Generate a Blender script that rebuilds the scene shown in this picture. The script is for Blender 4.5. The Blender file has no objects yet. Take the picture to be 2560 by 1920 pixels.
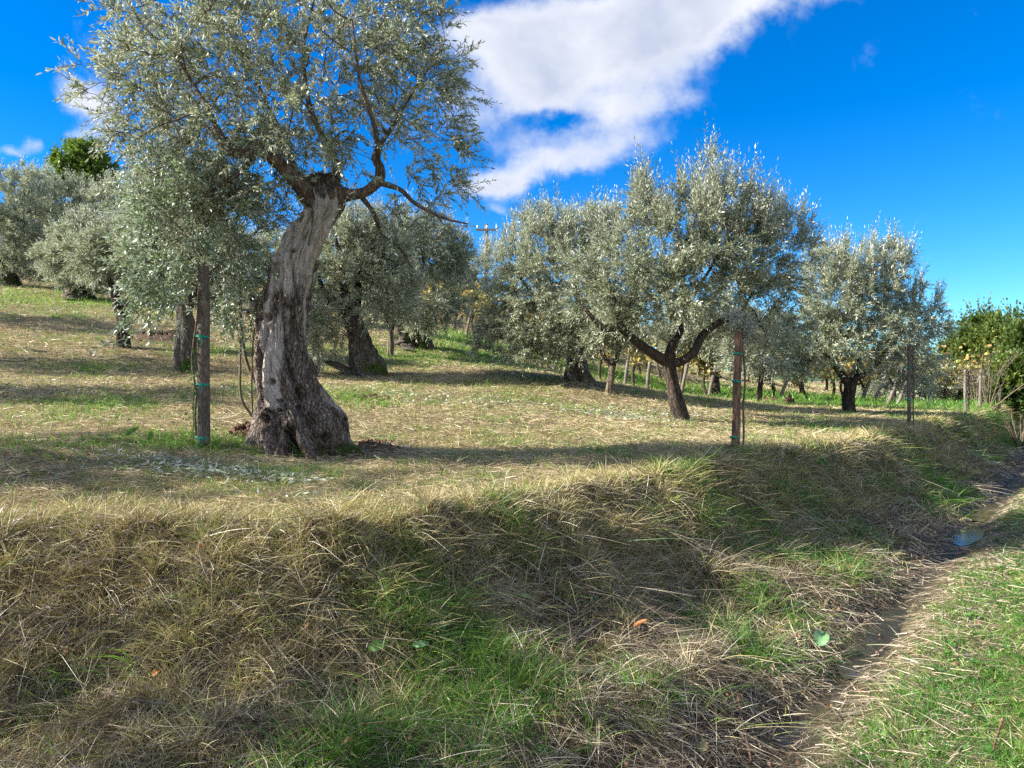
import bpy, math, random
import numpy as np
from mathutils import Vector, Matrix

# ------------------------------------------------------------------ camera, world, sun
scene = bpy.context.scene
C = scene.collection
EYE = 1.75
F = 1849.0                       # focal length in pixels of the 2560-wide photograph
HZ = 943.0                       # row of the horizon
PITCH = math.atan((960.0 - HZ) / F)
cam = bpy.data.cameras.new('camera'); cam.lens = 26.0; cam.sensor_width = 36.0
cam.clip_start = 0.05; cam.clip_end = 3000
camo = bpy.data.objects.new('camera', cam); C.objects.link(camo)
camo.location = (0, 0, EYE); camo.rotation_euler = (math.radians(90) - PITCH, 0, 0)
scene.camera = camo

SUN_EL = math.radians(29.0)
SUN_DIR = Vector((-1.0, -0.12, 0)).normalized()     # where the sun stands, seen from the ground
sl = bpy.data.lights.new('sun', 'SUN'); sl.energy = 5.0; sl.angle = math.radians(0.5)
sl.color = (1.0, 0.95, 0.86)
so = bpy.data.objects.new('sun', sl); C.objects.link(so)
sv = Vector((SUN_DIR.x * math.cos(SUN_EL), SUN_DIR.y * math.cos(SUN_EL), math.sin(SUN_EL)))
so.rotation_euler = sv.to_track_quat('Z', 'Y').to_euler(); so.location = sv * 40

scene.view_settings.view_transform = 'Standard'
scene.view_settings.look = 'None'
scene.view_settings.exposure = 1.48
scene.view_settings.gamma = 1.0
scene.cycles.max_bounces = 6
scene.cycles.diffuse_bounces = 3
scene.cycles.transmission_bounces = 4
scene.cycles.transparent_max_bounces = 4
scene.cycles.use_denoising = False

world = bpy.data.worlds.new('World'); scene.world = world; world.use_nodes = True


class NT:
    """small helper to wire nodes"""
    def __init__(s, tree):
        s.t = tree; tree.nodes.clear()

    def n(s, typ, inp=None, **kw):
        nd = s.t.nodes.new(typ)
        for k, v in kw.items(): setattr(nd, k, v)
        for k, v in (inp or {}).items():
            if isinstance(v, bpy.types.NodeSocket): s.t.links.new(v, nd.inputs[k])
            elif isinstance(v, bpy.types.Node): s.t.links.new(v.outputs[0], nd.inputs[k])
            else: nd.inputs[k].default_value = v
        return nd

    def m(s, op, a, b=0.0, c=0.0, clamp=False):
        return s.n('ShaderNodeMath', {0: a, 1: b, 2: c}, operation=op, use_clamp=clamp).outputs[0]

    def ramp(s, fac, stops, interp='LINEAR'):
        r = s.n('ShaderNodeValToRGB', {0: fac}); r.color_ramp.interpolation = interp
        e = r.color_ramp.elements
        while len(e) < len(stops): e.new(0.5)
        for i, (p, c) in enumerate(stops):
            e[i].position = p; e[i].color = (*c, 1) if len(c) == 3 else c
        return r.outputs[0]

    def mix(s, f, a, b, blend='MIX'):
        r = s.n('ShaderNodeMix', {}, data_type='RGBA', blend_type=blend)
        for idx, v in ((0, f), (6, a), (7, b)):
            if isinstance(v, bpy.types.NodeSocket): s.t.links.new(v, r.inputs[idx])
            else: r.inputs[idx].default_value = v if idx == 0 or len(v) == 4 else (*v, 1)
        return r.outputs[2]


def build_world():
    w = NT(world.node_tree)
    sky = w.n('ShaderNodeTexSky', sky_type='NISHITA', sun_disc=False, sun_elevation=SUN_EL,
              sun_rotation=math.atan2(SUN_DIR.x, SUN_DIR.y), altitude=300, air_density=1.0, dust_density=0.05,
              ozone_density=4.0)
    hs = w.n('ShaderNodeHueSaturation', {'Hue': 0.5, 'Saturation': 1.42, 'Value': 1.0, 'Color': sky})
    tint = w.mix(1.0, hs.outputs[0], (0.60, 0.93, 1.16), 'MULTIPLY')
    bg = w.n('ShaderNodeBackground', {0: tint, 1: 0.070})
    tc = w.n('ShaderNodeTexCoord')
    sx = w.n('ShaderNodeSeparateXYZ', {0: tc.outputs['Generated']})
    yy = w.m('MAXIMUM', sx.outputs[1], 0.02)
    u0 = w.m('DIVIDE', sx.outputs[0], yy); v0 = w.m('DIVIDE', sx.outputs[2], yy)
    cb = w.n('ShaderNodeCombineXYZ', {0: u0, 1: v0, 2: 0.0})
    # warp the directions a little so the outlines wander
    nz = w.n('ShaderNodeTexNoise', {'Vector': cb, 'Scale': 5.5, 'Detail': 7.0, 'Roughness': 0.6})
    off = w.n('ShaderNodeVectorMath', {0: nz.outputs['Color'], 1: (0.5, 0.5, 0.5)}, operation='SUBTRACT')
    off2 = w.n('ShaderNodeVectorMath', {0: off, 'Scale': 0.13}, operation='SCALE')
    cw = w.n('ShaderNodeVectorMath', {0: cb, 1: off2}, operation='ADD')
    sw = w.n('ShaderNodeSeparateXYZ', {0: cw})
    U, V = sw.outputs[0], sw.outputs[1]

    def ell(px, py, a, b, deg, amp=1.0):
        cu, cv = (px - 1280) / F, (HZ - py) / F
        ca, sa = math.cos(math.radians(deg)), math.sin(math.radians(deg))
        du = w.m('SUBTRACT', U, cu); dv = w.m('SUBTRACT', V, cv)
        p = w.m('DIVIDE', w.m('ADD', w.m('MULTIPLY', du, ca), w.m('MULTIPLY', dv, sa)), a / F)
        q = w.m('DIVIDE', w.m('SUBTRACT', w.m('MULTIPLY', dv, ca), w.m('MULTIPLY', du, sa)), b / F)
        d2 = w.m('ADD', w.m('MULTIPLY', p, p), w.m('MULTIPLY', q, q))
        return w.m('MULTIPLY', w.m('EXPONENT', w.m('MULTIPLY', d2, -0.9)), amp)
    tot = None
    for e in ((1600, 50, 390, 135, 22, 1.15), (1340, 160, 200, 135, 30, .85), (1380, 400, 240, 44, 16, .9),
              (1530, 272, 190, 42, 14, .78), (1850, -60, 330, 110, 20, 1.1), (1240, 470, 80, 40, 10, .6), (1180, 90, 120, 60, 10, .7),
              (215, 225, 75, 45, 0, 1.0), (195, 328, 45, 24, 0, .55), (20, 372, 60, 24, -8, .8), (78, 348, 36, 22, -25, .6),
              (290, 300, 60, 70, 0, .7), (1240, 540, 40, 18, 0, .4)):
        g = ell(*e); tot = g if tot is None else w.m('ADD', tot, g)
    hole = ell(1385, 300, 85, 26, 10, 0.8)
    tot = w.m('SUBTRACT', tot, hole)
    n2 = w.n('ShaderNodeTexNoise', {'Vector': cb, 'Scale': 7.5, 'Detail': 12.0, 'Roughness': 0.62})
    dens = w.m('ADD', tot, w.m('MULTIPLY', w.m('SUBTRACT', n2.outputs[0], 0.5), 1.9))
    mask = w.n('ShaderNodeMapRange', {0: dens, 1: 0.20, 2: 1.15, 3: 0.0, 4: 1.0}, interpolation_type='SMOOTHSTEP').outputs[0]
    n3 = w.n('ShaderNodeTexNoise', {'Vector': cw, 'Scale': 7.0, 'Detail': 4.0, 'Roughness': 0.5})
    inner = w.m('MULTIPLY', w.n('ShaderNodeMapRange', {0: dens, 1: 0.65, 2: 1.35}).outputs[0],
                w.n('ShaderNodeMapRange', {0: n3.outputs[0], 1: 0.3, 2: 0.62}).outputs[0])
    col = w.mix(inner, (0.88, 0.90, 0.96), (0.56, 0.62, 0.77))
    bg2 = w.n('ShaderNodeBackground', {0: col, 1: 0.40})
    up = w.m('GREATER_THAN', sx.outputs[1], 0.03)
    mk = w.m('MULTIPLY', w.m('MULTIPLY', mask, up), 0.97)
    # unseen white cloud added behind the viewpoint and overhead, to whiten the shadow fill
    nb = w.n('ShaderNodeTexNoise', {'Vector': tc.outputs['Generated'], 'Scale': 2.2, 'Detail': 6.0, 'Roughness': 0.55})
    cov = w.n('ShaderNodeMapRange', {0: nb.outputs[0], 1: 0.42, 2: 0.58}, interpolation_type='SMOOTHSTEP').outputs[0]
    back = w.n('ShaderNodeMapRange', {0: sx.outputs[1], 1: 0.02, 2: -0.25}, interpolation_type='SMOOTHSTEP').outputs[0]
    zen = w.n('ShaderNodeMapRange', {0: sx.outputs[2], 1: 0.80, 2: 0.93}).outputs[0]
    mk = w.m('MAXIMUM', mk, w.m('MULTIPLY', w.m('MAXIMUM', back, zen), cov))
    mx = w.n('ShaderNodeMixShader', {0: mk, 1: bg, 2: bg2})
    w.n('ShaderNodeOutputWorld', {0: mx})


build_world()

# ------------------------------------------------------------------ numbers and noise
rng = np.random.default_rng(7)
random.seed(7)


def unit(v):
    return v / np.maximum(np.linalg.norm(v, axis=-1, keepdims=True), 1e-9)


def _hash(ix, iy, iz, seed):
    h = (ix.astype(np.int64) * 374761393 + iy.astype(np.int64) * 668265263 + iz.astype(np.int64) * 2147483647 + seed * 1274126177) & 0xffffffff
    h = ((h ^ (h >> 13)) * 1274126177) & 0xffffffff
    h = ((h ^ (h >> 16)) * 2246822519) & 0xffffffff
    return ((h ^ (h >> 15)) & 0xffffff) / float(0xffffff)


def vnoise(x, y, z=None, seed=0):
    x = np.asarray(x, float); y = np.asarray(y, float)
    z = np.zeros_like(x) if z is None else np.asarray(z, float)
    ix, iy, iz = np.floor(x), np.floor(y), np.floor(z)
    fx, fy, fz = x - ix, y - iy, z - iz
    fx, fy, fz = [f * f * (3 - 2 * f) for f in (fx, fy, fz)]
    r = 0
    zs = (0, 1) if np.any(fz) else (0,)
    for dz in zs:
        wz = (fz if dz else 1 - fz)
        for dy in (0, 1):
            wy = fy if dy else 1 - fy
            for dx in (0, 1):
                wx = fx if dx else 1 - fx
                r = r + wx * wy * wz * _hash(ix + dx, iy + dy, iz + dz, seed)
    return r * 2 - 1


def fbm(x, y, z=None, octv=4, seed=0, rough=0.5):
    a, s, r, t = 1.0, 1.0, 0, 0
    for o in range(octv):
        r = r + a * vnoise(x * s, y * s, None if z is None else z * s, seed + o * 17)
        t += a; a *= rough; s *= 2.03
    return r / t


def sstep(a, b, x):
    t = np.clip((x - a) / (b - a), 0, 1); return t * t * (3 - 2 * t)


def at(px, py, Z):
    """a pixel of the 2560x1920 frame and a distance along y -> world point"""
    cx, cy = (px - 1280) / F, -(py - 960) / F
    d = np.array([cx, math.cos(PITCH) + cy * math.sin(PITCH), -math.sin(PITCH) + cy * math.cos(PITCH)])
    return np.array([0, 0, EYE]) + d / d[1] * Z


# ------------------------------------------------------------------ the lie of the land
BROW = np.array([(-60, 3.2), (-12, 3.5), (-6, 3.75), (-2.7, 3.95), (-0.95, 4.1), (0.0, 5.0), (1.62, 6.9), (3.45, 8.75), (6.2, 11.6),
                 (9.8, 16.0), (13, 20), (22, 31), (80, 100)])
DITCH = np.array([(-60, 0.2), (-12, 1.0), (-5, 1.35), (-2.5, 1.45), (-0.9, 1.65), (0.05, 2.2), (1.14, 3.4), (2.6, 5.25), (5.3, 8.6),
                  (7.4, 11.2), (10.6, 15.2), (14.6, 20), (24, 31.5), (84, 100)])


def sdist(poly, X, Y):
    """signed distance to a polyline, positive on its uphill (left / far) side"""
    best = np.full(X.shape, 1e9); sg = np.ones(X.shape)
    for (ax, ay), (bx, by) in zip(poly[:-1], poly[1:]):
        dx, dy = bx - ax, by - ay
        t = np.clip(((X - ax) * dx + (Y - ay) * dy) / (dx * dx + dy * dy), 0, 1)
        qx, qy = X - ax - t * dx, Y - ay - t * dy
        d = np.hypot(qx, qy)
        s = np.where(dx * (Y - ay) - dy * (X - ax) >= 0, 1.0, -1.0)
        m = d < best; best = np.where(m, d, best); sg = np.where(m, s, sg)
    return best * sg


_cp = []
for px, py, Z in ((0, 706, 26), (191, 745, 22), (307, 868, 15), (509, 1111, 6.6), (755, 1140, 7.0), (908, 937, 14), (975, 891, 16.5),
                  (1024, 862, 18), (1444, 949, 14.5), (1522, 989, 13.5), (1701, 1053, 11.5), (2123, 1032, 15), (1840, 1117, 8.0),
                  (2272, 1064, 12), (2413, 1036, 17), (1100, 812, 27), (1600, 985, 20), (2050, 1006, 21), (1900, 1000, 19),
                  (0, 900, 13), (0, 1130, 6.0), (1280, 1130, 7.4), (1280, 1010, 11), (1280, 900, 19.5), (600, 1000, 9.5), (0, 1010, 8.8),
                  (2350, 1008, 24), (2560, 1010, 28)):
    p = at(px, py, Z); _cp.append((p[0], p[1], p[2] - 0.95))
_cp += [(x, y, 0.0) for x, y in BROW[2:12]]
_cp += [(-30, 30, 6.3), (-12, 44, 6.4), (0, 42, 4.6), (12, 44, 1.0), (25, 44, 0.2), (-14, 4.5, .9), (-10, 3.6, .35), (-25, 12, 3.2)]
_cp = np.array(_cp)


def _tps(r2):
    return np.where(r2 > 1e-9, 0.5 * r2 * np.log(np.maximum(r2, 1e-12)), 0)


def _fit():
    n = len(_cp); P = _cp[:, :2]
    K = _tps(((P[:, None] - P[None]) ** 2).sum(-1)) + np.eye(n) * 1.2
    A = np.zeros((n + 3, n + 3)); A[:n, :n] = K; A[:n, n] = 1; A[:n, n + 1:] = P; A[n, :n] = 1; A[n + 1:, :n] = P.T
    return np.linalg.solve(A, np.concatenate([_cp[:, 2], [0, 0, 0]]))


_W = _fit()


def hill(X, Y):
    x = np.clip(X, -34, 26); y = np.clip(Y, 2.5, 45)
    r = _W[-3] + _W[-2] * x + _W[-1] * y
    for i in range(len(_cp)):
        r = r + _W[i] * _tps((x - _cp[i, 0]) ** 2 + (y - _cp[i, 1]) ** 2)
    return r


PUDS = [(2.50, 5.10, .20, .66), (5.15, 8.35, .24, .55), (6.15, 9.6, .17, .6), (1.35, 3.75, .12, .22)]


def zones(X, Y):
    """t: 0 at the ditch, 1 on the terrace; dD: distance uphill of the ditch"""
    wob = 0.20 * fbm(X * 0.9, Y * 0.9, seed=3) + 0.06 * fbm(X * 4, Y * 4, seed=5)
    dB = sdist(BROW, X, Y) + wob
    dD = sdist(DITCH, X, Y) + 0.05 * fbm(X * 1.3, Y * 1.3, seed=9)
    t = np.where(dB >= 0, 1.0, np.where(dD <= 0, 0.0, dD / np.maximum(dD - dB, 1e-6)))
    return t, dD, dB


def height(X, Y, micro=True):
    X = np.asarray(X, float); Y = np.asarray(Y, float)
    t, dD, dB = zones(X, Y)
    g = hill(X, Y)
    g = np.where(dB < 1.5, np.maximum(g, -0.05), g)
    top = 0.95 + g
    p = 0.55 * t + 0.45 * sstep(0.58, 0.97, t)
    p = p - 0.04 * np.sin(np.clip(t, 0, 1) * math.pi)
    zb = p * top
    far = sstep(0.0, 0.55, -dD)
    ztrack = 0.10 * far + 0.03 * fbm(X * .5, Y * .5, seed=31)
    z = np.where(dD > 0, zb, ztrack)
    ditch = np.exp(-(dD / 0.28) ** 2)
    z = z - 0.03 * ditch
    if micro:
        bank = sstep(0.02, .2, t) * (1 - sstep(.93, 1.0, t))
        near = 1.0 / (1 + np.hypot(X, Y) * 0.03)
        z = z + bank * (0.13 * fbm(X * 2.0, Y * 2.0, seed=41) + 0.09 * (.6 - np.abs(fbm(X * 3.7, Y * 3.7, seed=42)) * 2) * .6 + 0.06 * fbm(X * 8, Y * 8, seed=43)) * near
        # slumped bites just under the brow
        bite = np.clip(fbm(X * 1.1, Y * 1.1, seed=47) - 0.02, 0, 1) * np.exp(-((t - .86) / .10) ** 2)
        z = z - 0.46 * bite
        terr = sstep(.97, 1.0, t)
        z = z + terr * (0.022 * fbm(X * 1.5, Y * 1.5, seed=51) + 0.012 * fbm(X * 6, Y * 6, seed=53))
        z = z + (1 - sstep(0, .1, t)) * 0.012 * fbm(X * 5, Y * 5, seed=57)
    z = z + .075 * np.exp(-((X + 3.75) ** 2 + (Y - 5.75) ** 2) / .16 ** 2)
    for (cx, cy, rw, rl) in PUDS:
        dx, dy = X - cx, Y - cy
        a = dx * .62 + dy * .78; b = dx * .78 - dy * .62
        z = z - 0.055 * np.exp(-((a / rl) ** 2 + (b / rw) ** 2))
    return z


def h1(x, y):
    return float(height(np.array([x]), np.array([y]))[0])


def normal_at(X, Y, e=0.06):
    hx = (height(X + e, Y) - height(X - e, Y)) / (2 * e)
    hy = (height(X, Y + e) - height(X, Y - e)) / (2 * e)
    return unit(np.stack([-hx, -hy, np.ones_like(hx)], -1))


def ground(px, py, rmin=1.5):
    """where the line of sight through a pixel meets the land"""
    Z = np.exp(np.linspace(math.log(rmin), math.log(60), 1600))
    p0 = at(px, py, 1.0) - np.array([0, 0, EYE])
    P = np.array([0, 0, EYE]) + Z[:, None] * p0
    below = P[:, 2] < height(P[:, 0], P[:, 1])
    i = int(np.argmax(below)) if below.any() else len(Z) - 1
    return np.array([P[i, 0], P[i, 1], h1(P[i, 0], P[i, 1])])


# ------------------------------------------------------------------ mesh helpers
def mesh_np(name, V, faces, mat, parent=None, rnd=None, smooth=False, loc=None, extra=None):
    """V (n,3); faces: list of int arrays (m,k)."""
    V = np.asarray(V, np.float32)
    if loc is not None: V = V - np.asarray(loc, np.float32)
    me = bpy.data.meshes.new(name)
    me.vertices.add(len(V)); me.vertices.foreach_set('co', V.ravel())
    li = np.concatenate([f.ravel() for f in faces]).astype(np.int32)
    cnt = np.concatenate([np.full(len(f), f.shape[1], np.int32) for f in faces])
    st = np.concatenate([[0], np.cumsum(cnt)[:-1]]).astype(np.int32)
    me.loops.add(len(li)); me.loops.foreach_set('vertex_index', li)
    me.polygons.add(len(cnt)); me.polygons.foreach_set('loop_start', st); me.polygons.foreach_set('loop_total', cnt)
    me.polygons.foreach_set('use_smooth', np.full(len(cnt), smooth))
    if rnd is not None:
        a = me.attributes.new('rnd', 'FLOAT', 'POINT'); a.data.foreach_set('value', np.asarray(rnd, np.float32))
    for k, v in (extra or {}).items():
        a = me.attributes.new(k, 'FLOAT', 'POINT'); a.data.foreach_set('value', np.asarray(v, np.float32))
    me.update(calc_edges=True)
    me.materials.append(mat)
    o = bpy.data.objects.new(name, me); C.objects.link(o)
    if parent is not None: o.parent = parent
    return o


def tag(o, label=None, cat=None, group=None, kind=None):
    if label: o['label'] = label
    if cat: o['category'] = cat
    if group: o['group'] = group
    if kind: o['kind'] = kind
    return o


def empty(name, loc, label=None, cat=None, group=None):
    o = bpy.data.objects.new(name, None); C.objects.link(o); o.location = tuple(float(v) for v in loc)
    o.empty_display_size = 0.2
    return tag(o, label, cat, group)


def copy_tree(o, parent=None):
    c = o.copy(); C.objects.link(c)
    if parent is not None: c.parent = parent
    for ch in list(o.children): copy_tree(ch, c)
    return c


def frames(P):
    T = unit(np.gradient(P, axis=0))
    ref = np.array([0, 0, 1.0]) if abs(T[0, 2]) < .9 else np.array([1.0, 0, 0])
    a = unit(np.cross(T[0], ref)[None])[0]
    A = [a]
    for i in range(1, len(P)):
        a = a - T[i] * np.dot(a, T[i]); a = a / max(np.linalg.norm(a), 1e-9); A.append(a)
    A = np.array(A); B = np.cross(T, A)
    return T, A, B


def smooth_path(pts, n):
    """Catmull-Rom through rows of any width"""
    pts = np.asarray(pts, float)
    if len(pts) == 2:
        s = np.linspace(0, 1, n)[:, None]; return pts[0] * (1 - s) + pts[1] * s
    Q = np.vstack([2 * pts[0] - pts[1], pts, 2 * pts[-1] - pts[-2]])
    u = np.linspace(0, len(pts) - 1 - 1e-6, n); k = u.astype(int); f = (u - k)[:, None]
    p0, p1, p2, p3 = Q[k], Q[k + 1], Q[k + 2], Q[k + 3]
    return 0.5 * ((2 * p1) + (-p0 + p2) * f + (2 * p0 - 5 * p1 + 4 * p2 - p3) * f ** 2 + (-p0 + 3 * p1 - 3 * p2 + p3) * f ** 3)


class Tubes:
    def __init__(s): s.V = []; s.Q = []; s.T = []; s.n = 0

    def add(s, P, R, k=6, rough=0.0, seed=0, cap=True):
        P = np.asarray(P, float); R = np.broadcast_to(np.asarray(R, float), (len(P),))
        T, A, B = frames(P)
        th = np.arange(k) * 2 * math.pi / k
        rr = R[:, None] * np.ones(k)
        if rough:
            L = np.concatenate([[0], np.cumsum(np.linalg.norm(np.diff(P, axis=0), axis=1))])
            rr = rr * (1 + rough * fbm(np.cos(th)[None] * 1.6 + L[:, None] * 0, np.sin(th)[None] * 1.6 + 0 * L[:, None], L[:, None] * 6 + 0 * th[None] + seed, 3, seed))
        ring = P[:, None] + rr[..., None] * (np.cos(th)[None, :, None] * A[:, None] + np.sin(th)[None, :, None] * B[:, None])
        n = len(P); s.V.append(ring.reshape(-1, 3))
        i, j = np.meshgrid(np.arange(n - 1), np.arange(k), indexing='ij'); jn = (j + 1) % k
        q = np.stack([i * k + j, i * k + jn, (i + 1) * k + jn, (i + 1) * k + j], -1).reshape(-1, 4) + s.n
        s.Q.append(q); s.n += n * k
        if cap:
            s.V.append(np.array([P[0], P[-1]]))
            a, b = s.n, s.n + 1; base = s.n - n * k
            jj = np.arange(k); jn = (jj + 1) % k
            s.T.append(np.stack([np.full(k, a), base + jn, base + jj], -1))
            s.T.append(np.stack([np.full(k, b), base + (n - 1) * k + jj, base + (n - 1) * k + jn], -1))
            s.n += 2

    def build(s, name, mat, parent=None, loc=None, smooth=True, extra=None):
        fs = [np.concatenate(s.Q)] + ([np.concatenate(s.T)] if s.T else [])
        return mesh_np(name, np.concatenate(s.V), fs, mat, parent, smooth=smooth, loc=loc)


def strips(base, d, bend, side, L, W, seg=3, tipw=0.1):
    """blades: curved tapering ribbons. returns verts, quads"""
    n = len(base); s = np.linspace(0, 1, seg + 1)
    P = base[:, None] + d[:, None] * (L[:, None] * s)[..., None] + bend[:, None] * (L[:, None] * s ** 2)[..., None]
    w = (W[:, None] * (tipw + (1 - tipw) * (1 - s ** 2))) * .5
    V = np.stack([P - side[:, None] * w[..., None], P + side[:, None] * w[..., None]], 2).reshape(-1, 3)
    b = (np.arange(n) * (seg + 1) * 2)[:, None]; k = np.arange(seg)[None] * 2
    q = np.stack([b + k, b + k + 1, b + k + 3, b + k + 2], -1).reshape(-1, 4)
    return V, q


def rand_dirs(n):
    v = rng.normal(size=(n, 3)); return unit(v)


def leaf_mesh(P, D, N, L, W, near=True, bend=0.12):
    D = unit(D); S = unit(np.cross(D, N)); Nn = np.cross(S, D)
    L = L[:, None]; W = W[:, None]
    if near:
        V = np.stack([P, P + D * L * .3 + S * W * .46 + Nn * L * bend * .5, P + D * L * .68 + S * W * .42 + Nn * L * bend * .55,
                      P + D * L, P + D * L * .68 - S * W * .42 + Nn * L * bend * .55, P + D * L * .3 - S * W * .46 + Nn * L * bend * .5], 1)
        k = 6; b = (np.arange(len(P)) * k)[:, None]
        f = [np.concatenate([b + np.array([[0, 1, 5]])], 0), np.concatenate([b + np.array([[2, 3, 4]])], 0)]
        q = b + np.array([[1, 2, 4, 5]])
        return V.reshape(-1, 3), [np.concatenate(f), q], k
    V = np.stack([P, P + D * L * .45 + S * W * .5, P + D * L, P + D * L * .45 - S * W * .5], 1)
    b = (np.arange(len(P)) * 4)[:, None]
    return V.reshape(-1, 3), [b + np.array([[0, 1, 2, 3]])], 4


# ------------------------------------------------------------------ materials
def mat_new(name):
    m = bpy.data.materials.new(name); m.use_nodes = True
    return m, NT(m.node_tree)


def leafy(name, top_stops, under=None, rough=0.5, trans=0.25, tcol=(0.25, 0.4, 0.05), spec=0.35, pos_scale=0.9, pos_amt=0.25):
    m, t = mat_new(name)
    a = t.n('ShaderNodeAttribute', attribute_name='rnd')
    geo = t.n('ShaderNodeNewGeometry')
    nz = t.n('ShaderNodeTexNoise', {'Vector': geo.outputs['Position'], 'Scale': pos_scale, 'Detail': 3.0})
    f = t.m('ADD', a.outputs['Fac'], t.m('MULTIPLY', t.m('SUBTRACT', nz.outputs[0], .5), pos_amt * 3), clamp=True)
    col = t.ramp(f, top_stops)
    if under is not None:
        col = t.mix(geo.outputs['Backfacing'], col, t.mix(a.outputs['Fac'], under[0], under[1]))
    p = t.n('ShaderNodeBsdfPrincipled', {'Base Color': col, 'Roughness': rough, 'Specular IOR Level': spec})
    tr = t.n('ShaderNodeBsdfTranslucent', {'Color': t.mix(0.5, col, tcol)})
    mx = t.n('ShaderNodeMixShader', {0: trans, 1: p, 2: tr})
    t.n('ShaderNodeOutputMaterial', {0: mx})
    return m


M = {}
M['olive'] = leafy('olive_leaf', [(0, (.10, .125, .065)), (.5, (.19, .22, .13)), (.88, (.32, .35, .23)), (1, (.36, .40, .17))],
                   under=((.52, .53, .42), (.72, .72, .60)), rough=.5, trans=.28, tcol=(.30, .36, .12), spec=.35)
M['olive_far'] = leafy('olive_leaf_far', [(0, (.14, .16, .095)), (.6, (.26, .29, .185)), (1, (.38, .41, .25))],
                       under=((.54, .56, .45), (.72, .72, .61)), rough=.55, trans=.30, tcol=(.30, .36, .13), spec=.28)
M['olive_shoot'] = leafy('young_olive_leaf', [(0, (.13, .18, .10)), (.7, (.23, .30, .17)), (1, (.30, .44, .16))],
                         under=((.50, .54, .45), (.68, .70, .60)), rough=.4, trans=.2, tcol=(.25, .38, .06), spec=.55)
M['grey_leaf'] = leafy('withered_leaf', [(0, (.22, .23, .18)), (1, (.38, .38, .32))], rough=.6, trans=.15, tcol=(.3, .3, .2))
M['green_tree'] = leafy('broad_leaf', [(0, (.07, .12, .025)), (.6, (.12, .20, .035)), (1, (.22, .29, .05))], rough=.5, trans=.3, tcol=(.22, .34, .03))
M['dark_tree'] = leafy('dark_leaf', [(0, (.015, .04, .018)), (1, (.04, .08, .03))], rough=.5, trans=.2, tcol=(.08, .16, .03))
M['hedge'] = leafy('hedge_leaf', [(0, (.035, .07, .018)), (.5, (.07, .125, .028)), (.88, (.17, .21, .04)), (1, (.36, .32, .06))], rough=.5, trans=.35, tcol=(.30, .36, .03), pos_amt=.35)
M['vine'] = leafy('vine_leaf', [(0, (.13, .18, .04)), (.35, (.32, .31, .08)), (.7, (.48, .36, .11)), (1, (.32, .19, .09))], rough=.6, trans=.3, tcol=(.38, .30, .07), pos_amt=.3)
M['green_grass'] = leafy('green_grass_blade', [(0, (.035, .12, .02)), (.45, (.075, .21, .03)), (.8, (.17, .32, .045)), (1, (.36, .42, .10))],
                         rough=.42, trans=.38, tcol=(.26, .50, .03), spec=.45, pos_scale=1.6, pos_amt=.15)
M['stubble'] = leafy('stubble_blade', [(0, (.11, .11, .035)), (.3, (.31, .25, .10)), (.6, (.56, .46, .24)), (.8, (.62, .53, .30)), (.88, (.34, .42, .08)), (1, (.42, .52, .10))],
                     rough=.55, trans=.22, tcol=(.50, .44, .10), pos_scale=1.2, pos_amt=.2)
M['straw'] = leafy('straw_stalk', [(0, (.040, .028, .018)), (.35, (.15, .11, .07)), (.7, (.36, .295, .20)), (1, (.74, .66, .52))],
                   rough=.5, trans=.12, tcol=(.5, .4, .2), pos_scale=1.5, pos_amt=.12)
M['hay'] = leafy('hay_stalk', [(0, (.20, .15, .085)), (.4, (.42, .33, .19)), (.8, (.60, .50, .31)), (1, (.70, .60, .42))],
                 rough=.5, trans=.2, tcol=(.6, .45, .2), pos_scale=.9, pos_amt=.2)
M['weed'] = leafy('weed_leaf', [(0, (.05, .15, .025)), (1, (.14, .28, .06))], rough=.4, trans=.3, tcol=(.2, .45, .05))
M['dock'] = leafy('dock_leaf', [(0, (.14, .30, .12)), (1, (.22, .40, .18))], rough=.35, trans=.3, tcol=(.25, .5, .1))
M['dry_leaf'] = leafy('brown_leaf', [(0, (.16, .09, .05)), (.7, (.34, .20, .10)), (1, (.50, .24, .08))], rough=.6, trans=.2, tcol=(.5, .25, .05))


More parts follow.
